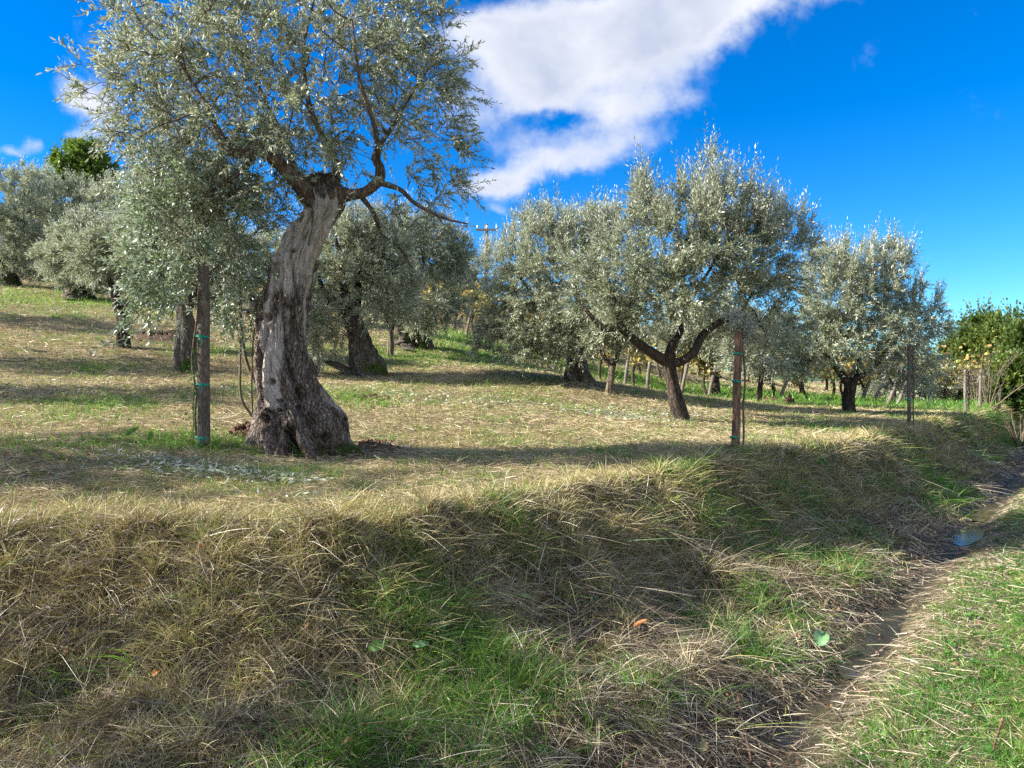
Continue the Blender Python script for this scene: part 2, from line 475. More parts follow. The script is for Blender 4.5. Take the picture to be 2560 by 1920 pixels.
def bark(name, dark, light, scale=(1, 1, .22), s=18.0, bump=.6, moss=None, pale=None):
    m, t = mat_new(name)
    tc = t.n('ShaderNodeTexCoord')
    mp = t.n('ShaderNodeMapping', {0: tc.outputs['Object'], 3: scale})
    n1 = t.n('ShaderNodeTexNoise', {'Vector': mp, 'Scale': s, 'Detail': 9.0, 'Roughness': .68, 'Distortion': .6})
    n2 = t.n('ShaderNodeTexNoise', {'Vector': tc.outputs['Object'], 'Scale': 3.0, 'Detail': 5.0, 'Roughness': .6})
    v = t.n('ShaderNodeTexVoronoi', {'Vector': mp, 'Scale': s * 1.5, 'Randomness': 1.0}, feature='DISTANCE_TO_EDGE')
    crk = t.m('MULTIPLY', t.m('MINIMUM', v.outputs[0], .14), 7.0)
    f = t.m('MULTIPLY', t.n('ShaderNodeMapRange', {0: n1.outputs[0], 1: .3, 2: .72}).outputs[0], t.m('ADD', t.m('MULTIPLY', crk, .45), .55), clamp=True)
    col = t.ramp(f, [(0, tuple(c * .45 for c in dark)), (.3, dark), (1, light)])
    tinted = t.mix(t.n('ShaderNodeMapRange', {0: n2.outputs[0], 1: .42, 2: .62}).outputs[0], col, tuple(.55 * a + .45 * b for a, b in zip(dark, (.16, .10, .06))), 'MIX')
    col = t.mix(.35, col, tinted)
    h = t.m('ADD', t.m('MULTIPLY', crk, .5), n1.outputs[0])
    amt = bump
    if pale:
        at_ = t.n('ShaderNodeAttribute', attribute_name='pale')
        mp3 = t.n('ShaderNodeMapping', {0: tc.outputs['Object'], 3: (1, 1, .07)})
        g = t.n('ShaderNodeTexNoise', {'Vector': mp3, 'Scale': 46.0, 'Detail': 8.0, 'Roughness': .62, 'Distortion': .4})
        pc = t.ramp(g.outputs[0], [(.3, tuple(c * .35 for c in pale)), (.5, tuple(c * .8 for c in pale)), (.75, pale)])
        fac = t.n('ShaderNodeMapRange', {0: t.m('ADD', at_.outputs['Fac'], t.m('MULTIPLY', t.m('SUBTRACT', n2.outputs[0], .5), .9)), 1: .35, 2: .6}).outputs[0]
        col = t.mix(fac, col, pc)
        h = t.mix(fac, h, g.outputs[0])
        cv = t.n('ShaderNodeAttribute', attribute_name='cav_shade')       # shade of hollows and seams, put into the colour as dark brown
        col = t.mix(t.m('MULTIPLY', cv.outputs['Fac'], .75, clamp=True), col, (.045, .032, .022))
    if moss:
        z = t.n('ShaderNodeSeparateXYZ', {0: tc.outputs['Object']}).outputs[2]
        mf = t.m('MULTIPLY', t.n('ShaderNodeMapRange', {0: z, 1: moss[0], 2: moss[0] * .3, 3: 0.0, 4: 1.0}).outputs[0],
                 t.n('ShaderNodeMapRange', {0: n2.outputs[0], 1: moss[1], 2: moss[1] + .1}).outputs[0])
        mc = t.n('ShaderNodeTexNoise', {'Vector': tc.outputs['Object'], 'Scale': 60.0, 'Detail': 3.0})
        col = t.mix(mf, col, t.ramp(mc.outputs[0], [(.3, (.02, .04, .008)), (.7, (.09, .13, .02))]))
    b = t.n('ShaderNodeBump', {'Strength': amt, 'Distance': .03, 'Height': h})
    p = t.n('ShaderNodeBsdfPrincipled', {'Base Color': col, 'Roughness': .85, 'Specular IOR Level': .2, 'Normal': b})
    t.n('ShaderNodeOutputMaterial', {0: p})
    return m


M['bark_old'] = bark('old_olive_bark', (.14, .105, .085), (.58, .49, .42), scale=(1, 1, .32), s=24, bump=1.0, moss=(.16, .56), pale=(.66, .57, .50))
M['bark_dark'] = bark('dark_olive_bark', (.04, .03, .024), (.19, .15, .12), s=26, bump=.8)
M['bark_limb'] = bark('limb_bark', (.10, .07, .05), (.40, .31, .23), s=34, bump=.7)
M['bark_mossy'] = bark('mossy_olive_bark', (.09, .075, .06), (.33, .28, .23), s=18, bump=.9, moss=(.6, .50))
M['bark_young'] = bark('young_bark', (.13, .105, .07), (.33, .28, .20), s=40, bump=.4)
M['stake'] = bark('stake_wood', (.16, .085, .055), (.44, .28, .19), scale=(1, 1, .12), s=30, bump=.5)
M['stake_grey'] = bark('weathered_stake_wood', (.12, .095, .075), (.31, .265, .21), scale=(1, 1, .3), s=30, bump=.5, moss=(.25, .5))
M['grey_post'] = bark('grey_post_wood', (.15, .13, .11), (.38, .35, .31), scale=(1, 1, .1), s=30, bump=.4)
M['stick'] = bark('stick_bark', (.20, .10, .06), (.42, .26, .17), scale=(1, 1, 1), s=30, bump=.3)


def simple(name, col, rough=.5, var=.3, scale=20, spec=.4, bump=0):
    m, t = mat_new(name)
    tc = t.n('ShaderNodeTexCoord')
    n1 = t.n('ShaderNodeTexNoise', {'Vector': tc.outputs['Object'], 'Scale': float(scale), 'Detail': 5.0})
    c = t.ramp(n1.outputs[0], [(.3, tuple(v * (1 - var) for v in col)), (.7, tuple(min(1, v * (1 + var)) for v in col))])
    inp = {'Base Color': c, 'Roughness': rough, 'Specular IOR Level': spec}
    if bump: inp['Normal'] = t.n('ShaderNodeBump', {'Strength': bump, 'Distance': .02, 'Height': n1.outputs[0]})
    p = t.n('ShaderNodeBsdfPrincipled', inp)
    t.n('ShaderNodeOutputMaterial', {0: p})
    return m


M['tie'] = simple('green_tie_plastic', (.01, .30, .20), .45, .15)
M['soil'] = simple('loose_soil', (.13, .078, .05), .95, .45, 40, .1, .8)
M['shell'] = simple('snail_shell', (.62, .60, .55), .4, .12)
M['stone'] = simple('pale_stone', (.68, .65, .60), .7, .15, 30, .2, .4)
M['darkstone'] = simple('dark_clod', (.10, .065, .045), .9, .3, 30, .1, .6)
M['cutwood'] = simple('cut_wood', (.72, .30, .12), .6, .25, 60, .3)
M['fungus'] = simple('fungus', (.72, .30, .10), .5, .2, 25)


def mat_ground():
    m, t = mat_new('hillside_soil')
    geo = t.n('ShaderNodeNewGeometry')
    P = geo.outputs['Position']
    n1 = t.n('ShaderNodeTexNoise', {'Vector': P, 'Scale': 0.7, 'Detail': 6.0, 'Roughness': .6})
    n2 = t.n('ShaderNodeTexNoise', {'Vector': P, 'Scale': 14.0, 'Detail': 8.0, 'Roughness': .7})
    n3 = t.n('ShaderNodeTexNoise', {'Vector': P, 'Scale': 90.0, 'Detail': 4.0, 'Roughness': .7})
    soil = t.ramp(n2.outputs[0], [(.3, (.028, .018, .012)), (.55, (.075, .05, .033)), (.75, (.13, .09, .06))])
    hay = t.ramp(n3.outputs[0], [(.3, (.17, .12, .06)), (.5, (.33, .25, .13)), (.7, (.50, .40, .22))])
    grn = t.ramp(n3.outputs[0], [(.3, (.05, .09, .02)), (.7, (.14, .20, .04))])
    cv = t.n('ShaderNodeAttribute', attribute_name='cover')
    gr = t.n('ShaderNodeAttribute', attribute_name='green')
    wet = t.n('ShaderNodeAttribute', attribute_name='wet')
    base = t.mix(t.m('MULTIPLY', cv.outputs['Fac'], t.n('ShaderNodeMapRange', {0: n2.outputs[0], 1: .34, 2: .55}).outputs[0], clamp=True), soil, hay)
    gmask = t.m('MULTIPLY', gr.outputs['Fac'], t.n('ShaderNodeMapRange', {0: n2.outputs[0], 1: .62, 2: .40}).outputs[0], clamp=True)
    base = t.mix(gmask, base, grn)
    base = t.mix(t.m('MULTIPLY', wet.outputs['Fac'], .8), base, (.055, .042, .03))
    rough = t.m('SUBTRACT', .95, t.m('MULTIPLY', wet.outputs['Fac'], .45))
    h = t.m('ADD', n2.outputs[0], t.m('MULTIPLY', n3.outputs[0], .6))
    b = t.n('ShaderNodeBump', {'Strength': .7, 'Distance': .03, 'Height': h})
    p = t.n('ShaderNodeBsdfPrincipled', {'Base Color': base, 'Roughness': rough, 'Specular IOR Level': .25, 'Normal': b})
    t.n('ShaderNodeOutputMaterial', {0: p})
    return m


M['ground'] = mat_ground()

# ------------------------------------------------------------------ the ground
# green patches: (px, py, radius in metres, strength) turned into places on the land
_gz = []
for px, py, r, s in ((1120, 1640, .36, 1.4), (1230, 1760, .38, 1.4), (1040, 1480, .20, .8), (1080, 1890, .34, 1.0), (820, 1900, .25, .6),
                     (1620, 1720, .20, .9), (1560, 1880, .25, .7), (1700, 1560, .16, .6), (1850, 1640, .2, .9), (1900, 1500, .26, .8), (2080, 1420, .35, .8),
                     (2150, 1340, .4, .7), (1240, 1280, .22, .9), (1300, 1380, .25, .8), (1800, 1300, .5, .5), (1950, 1240, .5, .45), (2420, 1120, .7, .9),
                     (2330, 1200, .5, .9), (2520, 1045, 1.2, 1.0), (2440, 1030, .9, .7), (700, 1090, .28, 1.1), (640, 1125, .3, .8), (430, 1100, .5, .8), (520, 1115, .35, 1.0),
                     (860, 995, .6, .9), (120, 1120, .7, .5), (960, 1100, .3, .5), (760, 1180, .3, .5), (1010, 900, 1.3, .8), (1130, 880, 1.6, .9), (1250, 870, 2.0, .9),
                     (1250, 900, 1.2, .7), (1500, 930, 1.6, .9), (1600, 955, 1.5, 1.0), (1750, 985, 1.4, 1.0), (1950, 1005, 1.6, 1.0), (2200, 1015, 2.2, 1.0),
                     (2350, 1018, 2.4, 1.0), (2050, 1000, 2.2, 1.0), (1850, 985, 2.0, 1.0), (2480, 1300, .8, .9), (2520, 1500, .7, .8), (2540, 1700, .5, .6),
                     (2300, 1850, .25, .4), (1700, 1180, .4, .6), (1180, 1200, .3, .5), (380, 1010, 1.0, .5), (560, 880, 1.0, .9), (450, 870, .9, .6), (80, 740, 4.0, .6), (300, 770, 2, .5)):
    g_ = ground(px, py); _gz.append((g_[0], g_[1], r, s))


def greenness(X, Y):
    t_, dD_, dB_ = zones(X, Y)
    g = 0.22 - .14 * (t_ < .98) * (dD_ > 0) + .34 * sstep(.6, 2.0, X) * (t_ < .99) + .34 * sstep(.8, 2.2, -dD_) + 0.55 * fbm(X * .55, Y * .55, seed=71) + 0.35 * fbm(X * 2.3, Y * 2.3, seed=73)
    for cx, cy, r, s in _gz:
        g = g + .8 * s * np.exp(-((X - cx) ** 2 + (Y - cy) ** 2) / (r * r))
    return g


_BARE = []
for px, py, r in ((1250, 1325, .10), (1480, 1300, .17), (1010, 1345, .09), (830, 1125, .35), (960, 1122, .3), (1850, 1125, .22), (600, 1120, .22), (420, 850, .8), (2330, 1040, .5),
                  (70, 1195, .25), (1440, 1275, .12), (1603, 1590, .10), (1600, 1660, .07)):
    g_ = ground(px, py); _BARE.append((g_[0], g_[1], r))


def bareness(X, Y):
    t_, dD_, dB_ = zones(X, Y)
    b = 1.5 * np.clip(fbm(X * 1.1, Y * 1.1, seed=47) - 0.04, 0, .6) * np.exp(-((t_ - .82) / .10) ** 2)
    for cx, cy, r in _BARE: b = b + np.exp(-((X - cx) ** 2 + (Y - cy) ** 2) / (r * r))
    return b


def build_ground():
    ang = np.concatenate([np.linspace(-180, -50, 60)[:-1], np.linspace(-50, 50, 520), np.linspace(50, 180, 60)[1:-1]])
    r = np.concatenate([np.exp(np.linspace(math.log(.25), math.log(70), 480)), np.exp(np.linspace(math.log(75), math.log(1500), 30))])
    A, R = np.meshgrid(np.radians(ang), r, indexing='ij')
    X, Y = np.sin(A) * R, np.cos(A) * R
    Z = height(X, Y)
    fd = np.hypot(X, Y); Z = Z - sstep(90, 1500, fd) * 25
    V = np.stack([X, Y, Z], -1).reshape(-1, 3)
    na, nr = X.shape
    i, j = np.meshgrid(np.arange(na), np.arange(nr - 1), indexing='ij'); i2 = (i + 1) % na
    q = np.stack([i * nr + j, i * nr + j + 1, i2 * nr + j + 1, i2 * nr + j], -1).reshape(-1, 4)
    c = len(V); V = np.vstack([V, [[0, 0, h1(0, 0)]]])
    ii = np.arange(na); tri = np.stack([np.full(na, c), ii * nr, ((ii + 1) % na) * nr], -1)
    t, dD, dB = zones(X, Y)
    cover = np.where(t >= 1, .95, .12) * np.clip(1 - bareness(X, Y), 0, 1)
    cover = np.where(dD < -.1, .75, cover)
    green = np.clip(greenness(X, Y), 0, 1) * np.clip(1 - bareness(X, Y), 0, 1)
    wet = np.exp(-((dD + .06) / .30) ** 2)
    ap = lambda a: np.append(a.ravel(), 0)
    o = mesh_np('ground', V, [q, tri], M['ground'], smooth=True, extra={'cover': ap(cover), 'green': ap(green), 'wet': ap(wet)})
    tag(o, kind='structure')


build_ground()


def build_puddles():
    m, t = mat_new('shallow_water')
    geo = t.n('ShaderNodeNewGeometry')
    n = t.n('ShaderNodeTexNoise', {'Vector': geo.outputs['Position'], 'Scale': 14.0, 'Detail': 3.0})
    b = t.n('ShaderNodeBump', {'Strength': .12, 'Distance': .01, 'Height': n.outputs[0]})
    p = t.n('ShaderNodeBsdfPrincipled', {'Base Color': (.035, .032, .028, 1), 'Roughness': .05, 'Specular IOR Level': 1.0, 'Normal': b})
    t.n('ShaderNodeOutputMaterial', {0: p})
    for i, (cx, cy, rw, rl) in enumerate(PUDS):
        th = np.linspace(0, 2 * math.pi, 48, endpoint=False)
        k = 1.3 + .12 * np.sin(3 * th + i) + .08 * np.sin(7 * th)
        a = np.cos(th) * rl * k; b_ = np.sin(th) * rw * k
        X = cx + a * .62 + b_ * .78; Y = cy + a * .78 - b_ * .62
        gx, gy = np.array([cx - .2 * rl, cx, cx + .2 * rl]), np.array([cy, cy, cy])
        z = float(height(gx, gy)[1]) + (0.052 if rw > .15 else .022)
        V = np.vstack([np.stack([X, Y, np.full_like(X, z)], -1), [[cx, cy, z]]])
        ii = np.arange(48)
        o = mesh_np('puddle', V, [np.stack([ii, (ii + 1) % 48, np.full(48, 48)], -1)], m)
        tag(o, kind='structure')


build_puddles()


# ------------------------------------------------------------------ grass, straw and litter
def scatter(n, rmin, rmax, p, a0=-44, a1=44):
    """points around the viewpoint, density falling as r^-p"""
    u = rng.random(n); e = 2 - p
    r = (rmin ** e + u * (rmax ** e - rmin ** e)) ** (1 / e)
    a = np.radians(a0 + rng.random(n) * (a1 - a0))
    return np.sin(a) * r, np.cos(a) * r, r


def tangents(N):
    """downhill and along-slope directions"""
    down = unit(np.stack([N[:, 0], N[:, 1], -(N[:, 0] ** 2 + N[:, 1] ** 2) / np.maximum(N[:, 2], .05)], -1) + 1e-6)
    along = unit(np.cross(N, down))
    return down, along


def blades(name, label_, n, rmin, rmax, p, keep, L, W, mat, lie=0.0, comb=0.5, seg=3, lift=(0, .01), wpow=.5, bendamt=.3, amin=-44, amax=44, rfun=None, lpow=0.0, r0=4.0):
    X, Y, r = scatter(n, rmin, rmax, p, amin, amax)
    t, dD, dB = zones(X, Y)
    k = rng.random(n) < keep(X, Y, t, dD, dB, r)
    X, Y, r, t = X[k], Y[k], r[k], t[k]
    m = len(X)
    Z = height(X, Y); N = normal_at(X, Y)
    down, along = tangents(N)
    ls = rng.random(m)
    Ln = (L[0] + (L[1] - L[0]) * ls ** 1.6) * (np.maximum(r, r0) / r0) ** lpow
    Wn = (W[0] + (W[1] - W[0]) * rng.random(m)) * (np.maximum(r, r0) / r0) ** wpow
    # a flow field so the stalks lie in combed swathes that wander
    ang = 2.6 * fbm(X * .8, Y * .8, seed=91) + rng.normal(size=m) * (1.9 * (1 - comb) + .25)
    tang = unit(down * np.cos(ang)[:, None] + along * np.sin(ang)[:, None])
    up = np.array([0, 0, 1.0])
    if np.isscalar(lie): lie = np.full(m, lie)
    else: lie = lie[0] + (lie[1] - lie[0]) * rng.random(m)
    d = unit(tang * lie[:, None] + (N * .4 + up * .6) * (1 - lie)[:, None] + rng.normal(size=(m, 3)) * .12)
    bend = rng.normal(size=(m, 3)) * bendamt * .4 + tang * bendamt * .7 * (1 - lie)[:, None]
    bend[:, 2] -= bendamt * .5 * (1 - lie) + .05
    bend = np.where((lie > .8)[:, None], bend - N * .04, bend)
    base = np.stack([X, Y, Z + lift[0] + (lift[1] - lift[0]) * rng.random(m) ** 1.5], -1)
    side = unit(np.cross(d, rand_dirs(m)))
    V, q = strips(base, d, bend, side, Ln, Wn, seg)
    rv = rng.random(m) if rfun is None else rfun(X, Y, t, m)
    o = mesh_np(name, V, [q], mat, rnd=np.repeat(np.clip(rv, 0, 1), (seg + 1) * 2))
    tag(o, label_, 'grass', kind='stuff')
    return m


def inpud(X, Y):
    w = 0
    for (cx, cy, rw, rl) in PUDS:
        dx, dy = X - cx, Y - cy
        w = w + np.exp(-(((dx * .62 + dy * .78) / (rl * 1.05)) ** 2 + ((dx * .78 - dy * .62) / (rw * 1.15)) ** 2) ** 2)
    return np.clip(w, 0, 1)


def is_bank(t, dD): return (t > .015) & (t < .995) & (dD > .05)


def tufts(name, label_, nc, rmin, rmax, p, keep, per, rad, L, W, mat, spread, hang=0.0, wpow=.6, pts=None):
    X, Y, r = scatter(nc * 3, rmin, rmax, p)
    if pts is not None: X, Y = pts[:, 0], pts[:, 1]; r = np.hypot(X, Y)
    t, dD, dB = zones(X, Y)
    k = rng.random(len(X)) < keep(X, Y, t, dD, dB, r)
    X, Y, r, t = X[k][:nc], Y[k][:nc], r[k][:nc], t[k][:nc]
    m = len(X); N = normal_at(X, Y); down, along = tangents(N)
    size = rng.uniform(.55, 1.35, m); tone = rng.random(m)
    lean = rng.normal(size=(m, 3)) * .22; lean[:, 2] = 0
    rep = lambda a: np.repeat(a, per, 0)
    off = rng.normal(size=(m * per, 2)) * rad * rep(size)[:, None] * (np.maximum(rep(r), 3) / 3)[:, None] ** .3
    bx, by = rep(X) + off[:, 0], rep(Y) + off[:, 1]
    base = np.stack([bx, by, height(bx, by) - .004], -1)
    out = np.stack([off[:, 0], off[:, 1], np.zeros(m * per)], -1) / rad
    u = rng.random(m * per)
    d = unit(np.array([0, 0, 1.0]) * (1 if not hang else .25) + rep(N) * (.25 + .4 * (hang > 0)) + out * spread * .6 + rep(lean) + rng.normal(size=(m * per, 3)) * spread * .45 + rep(down) * hang * u[:, None])
    Ln = (L[0] + (L[1] - L[0]) * rng.random(m * per) ** 1.3) * rep(size)
    bend = (out * .25 + rep(lean) * .8 + rng.normal(size=(m * per, 3)) * .18 + rep(down) * .3 * (1 if hang else .3))
    bend[:, 2] -= .22 + .25 * rng.random(m * per)
    Wn = (W[0] + (W[1] - W[0]) * rng.random(m * per)) * (np.maximum(rep(r), 3) / 3) ** wpow
    side = unit(np.cross(d, rand_dirs(m * per)))
    V, q = strips(base, d, bend, side, Ln, Wn, 4)
    rv = np.clip(rep(tone) * .6 + rng.random(m * per) * .5 - .05, 0, 1)
    tag(mesh_np(name, V, [q], mat, rnd=np.repeat(rv, 10)), label_, 'grass', kind='stuff')


def build_grass():
    nb = lambda X, Y: np.clip(1 - .9 * bareness(X, Y), 0.15, 1)
    counts = {}
    # draped dry straw on the bank
    counts['straw'] = blades('dry_straw', 'tangled dead straw draped over the steep bank above the ditch', 360000, 1.7, 26, 1.55,
           lambda X, Y, t, dD, dB, r: is_bank(t, dD) * nb(X, Y) * (1 - .55 * np.clip(greenness(X, Y) - .3, 0, 1)) * (.7 + .3 * fbm(X * 1.5, Y * 1.5, seed=101)),
           (.06, .27), (.0018, .0042), M['straw'], lie=(.62, 1.0), comb=.22, seg=4, lift=(0, .05), wpow=.6, bendamt=.28, r0=3.0)
    # standing stubble and tawny tufts on the bank crest
    def crest(X, Y, t, dD, dB, r):
        tuft = .25 + .75 * sstep(-.15, .3, fbm(X * 3.2, Y * 3.2, seed=111))
        return is_bank(t, dD) * (sstep(.25, .85, t) * .9 + .10) * tuft * nb(X, Y)
    counts['crest'] = blades('stubble_tuft', 'tawny standing stubble along the crest of the bank', 90000, 1.9, 26, 1.5, crest,
           (.06, .19), (.002, .0042), M['stubble'], lie=(.05, .5), comb=.4, seg=3, wpow=.6, bendamt=.35, r0=3.0)
    # long green grass on the bank
    counts['bankgreen'] = blades('green_grass', 'long fresh green grass growing in clumps on the bank', 170000, 1.7, 30, 1.55,
           lambda X, Y, t, dD, dB, r: is_bank(t, dD) * nb(X, Y) * np.clip((greenness(X, Y) - .35) * 1.1, .012, 1) * sstep(-.3, .15, fbm(X * 5, Y * 5, seed=121)),
           (.08, .28), (.0018, .0042), M['green_grass'], lie=(.1, .75), comb=.55, seg=4, wpow=.6, bendamt=.5, r0=3.0)
    # mown hay lying on the terrace
    counts['hay'] = blades('mown_hay', 'mown hay lying across the olive terrace', 420000, 3.4, 38, 1.55,
           lambda X, Y, t, dD, dB, r: (t > .985) * nb(X, Y) * (.75 + .5 * fbm(X * .9, Y * .9, seed=131)) * (1 - .4 * np.clip(greenness(X, Y) - .2, 0, 1)),
           (.05, .19), (.0018, .0034), M['hay'], lie=(.80, 1.0), comb=.35, seg=3, lift=(.0, .022), wpow=.75, bendamt=.2, r0=4.0, lpow=.3)
    # short stubble on the terrace
    counts['tstub'] = blades('short_stubble', 'short yellowing stubble standing on the olive terrace', 260000, 3.4, 38, 1.5,
           lambda X, Y, t, dD, dB, r: (t > .985) * nb(X, Y) * sstep(-.25, .35, fbm(X * 2.2, Y * 2.2, seed=141)) * .9,
           (.02, .065), (.002, .004), M['stubble'], lie=(.0, .5), comb=.3, seg=2, wpow=.8, bendamt=.3, r0=4.0, lpow=.25)
    # green grass on the terrace
    counts['tgreen'] = blades('short_grass', 'short green grass in patches on the olive terrace', 420000, 3.4, 45, 1.45,
           lambda X, Y, t, dD, dB, r: (t > .985) * nb(X, Y) * np.clip((greenness(X, Y) - .16) * 1.05, .05, 1),
           (.025, .10), (.002, .0045), M['green_grass'], lie=(.0, .5), comb=.3, seg=2, wpow=.8, bendamt=.4, r0=4.0, lpow=.3,
           rfun=lambda X, Y, t, m: rng.random(m) * .65 + .35)
    # ditch and track
    counts['ditch'] = blades('wet_straw', 'flattened straw lying in and beside the wet ditch', 150000, 2.3, 26, 1.5,
           lambda X, Y, t, dD, dB, r: (dD < .28) * (dD > -.75) * (.30 + .70 * np.clip(np.abs(dD + .05) / .25, 0, 1)) * (1 - .85 * inpud(X, Y)),
           (.06, .24), (.002, .0042), M['straw'], lie=(.88, 1.0), comb=.3, seg=3, lift=(.0, .03), wpow=.6, bendamt=.15, r0=3.0, amin=-20, amax=46,
           rfun=lambda X, Y, t, m: rng.random(m) * .7 + .2)
    counts['track'] = blades('track_straw', 'short dry grass and clippings covering the farm track', 230000, 2.3, 26, 1.4,
           lambda X, Y, t, dD, dB, r: (dD < -.25) * (.55 + .45 * fbm(X * 2, Y * 2, seed=161)),
           (.02, .075), (.0018, .0034), M['hay'], lie=(.5, 1.0), comb=.15, seg=2, lift=(.0, .02), wpow=.7, bendamt=.3, r0=3.0, amin=-20, amax=46)
    counts['trackg'] = blades('track_grass', 'short green grass and clover growing on the farm track', 330000, 2.3, 28, 1.35,
           lambda X, Y, t, dD, dB, r: (dD < -.25) * np.clip((greenness(X, Y) + .1) * .8 * sstep(.3, 1.6, -dD) + .03, .02, 1) * sstep(-.35, .25, fbm(X * 4, Y * 4, seed=151)),
           (.02, .085), (.0025, .005), M['green_grass'], lie=(.0, .7), comb=.1, seg=2, wpow=.7, bendamt=.5, r0=3.0, amin=-20, amax=46,
           rfun=lambda X, Y, t, m: rng.random(m) * .6 + .4)
    print('blades', counts, sum(counts.values()))
    tufts('grass_tuft', 'bright green tufts rooted all over the bank', 6500, 1.7, 24, 1.5,
          lambda X, Y, t, dD, dB, r: is_bank(t, dD) * np.clip((greenness(X, Y) - .30) * 1.2, .035, 1) * (dD > .3), 34, .028, (.07, .24), (.0020, .0042), M['green_grass'], .38)
    tufts('stubble_tuft', 'pale golden tufts of cut grass rooted in the bank', 9000, 1.7, 26, 1.45,
          lambda X, Y, t, dD, dB, r: is_bank(t, dD) * (sstep(.35, .9, t) + .12) * (dD > .3), 30, .030, (.06, .17), (.0024, .0046), M['stubble'], .30)
    tufts('hanging_straw', 'fans of dead grass hanging down the bank', 2300, 1.7, 20, 1.5,
          lambda X, Y, t, dD, dB, r: is_bank(t, dD) * np.clip(1.1 - greenness(X, Y), .1, 1) * (dD > .4), 36, .045, (.10, .28), (.0014, .0030), M['straw'], .75, hang=.9)
    tufts('crest_tuft', 'yellow green tufts standing along the lip of the bank', 4200, 3.0, 30, 1.35,
          lambda X, Y, t, dD, dB, r: (t > .72) * (dB < .35) * (.35 + .65 * sstep(-.2, .3, fbm(X * 2.5, Y * 2.5, seed=171))), 30, .035, (.06, .17), (.0020, .0040), M['stubble'], .30)
    tufts('meadow_tuft', 'scattered fresh tufts on the terrace and along the track', 9000, 2.4, 22, 1.3,
          lambda X, Y, t, dD, dB, r: np.where(dD < -.35, np.clip(greenness(X, Y) - .1, .05, 1), (t > .985) * np.clip((greenness(X, Y) - .30) * .8, .03, 1)), 22, .030, (.03, .10), (.0020, .0040), M['green_grass'], .45)
    cl = []
    for px, py, n_, sd in ((730, 1140, 10, .10), (690, 1148, 8, .10), (650, 1140, 5, .08), (760, 1165, 5, .08), (600, 1125, 6, .15), (1300, 1285, 12, .10), (1290, 1350, 14, .08), (1310, 1400, 8, .07), (1180, 1240, 5, .1), (1100, 1600, 10, .1), (1180, 1700, 14, .12), (1120, 1750, 10, .1), (1330, 1800, 8, .1), (950, 1850, 8, .1),
                           (1090, 1450, 8, .08), (1030, 1420, 5, .08), (1130, 1560, 9, .08), (1150, 1640, 12, .10), (1260, 1700, 12, .10), (1600, 1690, 6, .08), (1560, 1760, 6, .08), (2020, 1480, 8, .1), (1980, 1560, 5, .08),
                           (1850, 1620, 6, .08), (420, 1330, 6, .12), (300, 1320, 5, .12), (500, 1440, 6, .12), (750, 1330, 5, .1), (1080, 1900, 8, .1), (1250, 1880, 8, .1), (1000, 1760, 5, .08)):
        g = ground(px, py)
        for _ in range(n_): cl.append((g[0] + rng.normal() * sd, g[1] + rng.normal() * sd))
    tufts('bright_tuft', 'vivid long green clumps at the trunk foot and down the lower bank', 1, 2, 3, 1.5, lambda X, Y, t, dD, dB, r: 1.0 + 0 * X, 46, .026, (.12, .33), (.0028, .0052), M['green_grass'], .34, pts=np.array(cl))
    # rank grass along the vineyard edge
    blades('rank_grass', 'tall lush grass along the edge of the vineyard', 70000, 14, 34, 1.0,
           lambda X, Y, t, dD, dB, r: (t > .985) * sstep(17.5, 20, Y + .22 * np.clip(X, -9, 0) * -1 + .0) * (X > -5) * np.clip(greenness(X, Y) - .3, 0, 1) * .9,
           (.08, .32), (.008, .016), M['green_grass'], lie=(.0, .5), comb=.2, seg=3, wpow=.3, bendamt=.5, amin=-12, amax=42,
           rfun=lambda X, Y, t, m: rng.random(m) * .7 + .25)


build_grass()


def leaf_litter(name, label_, spots, n, mat, Ls=(.04, .065)):
    P = []
    for (px, py, rx, ry, w) in spots:
        g = ground(px, py); k = int(n * w)
        P.append(np.stack([g[0] + rng.normal(size=k) * rx, g[1] + rng.normal(size=k) * ry], -1))
    P = np.concatenate(P); m = len(P)
    Z = height(P[:, 0], P[:, 1]); N = normal_at(P[:, 0], P[:, 1])
    d = unit(np.cross(N, rand_dirs(m)) + rng.normal(size=(m, 3)) * .22)
    d[:, 2] = np.abs(d[:, 2]) * .8
    nn = unit(N + rng.normal(size=(m, 3)) * .55) * np.where(rng.random(m) < .5, 1, -1)[:, None]
    base = np.stack([P[:, 0], P[:, 1], Z + .015 + rng.random(m) * .035], -1)
    L = Ls[0] + (Ls[1] - Ls[0]) * rng.random(m)
    V, f, k = leaf_mesh(base, d, nn, L, L * .24)
    o = mesh_np(name, V, f, mat, rnd=np.repeat(rng.random(m), k))
    tag(o, label_, 'leaf litter', kind='stuff')


leaf_litter('fallen_olive_leaves', 'pruned olive leaves strewn on the grass before the gnarled tree',
            [(440, 1165, .30, .14, .28), (560, 1190, .32, .10, .32), (680, 1205, .22, .08, .14), (350, 1150, .3, .1, .05), (800, 1255, .25, .1, .04), (30, 1310, .2, .1, .02), (640, 980, .8, .4, .15)], 1500, M['olive'])
leaf_litter('olive_prunings', 'olive leaves strewn in grey swathes under the far olives',
            [(1560, 1045, .45, .2, .3), (1230, 1005, 1.2, .35, .3), (1130, 1008, .6, .3, .1), (1680, 1040, .5, .25, .2), (330, 975, .9, .5, .15), (60, 985, .6, .4, .1), (880, 1120, .4, .15, .05)], 1500, M['olive'], (.05, .08))

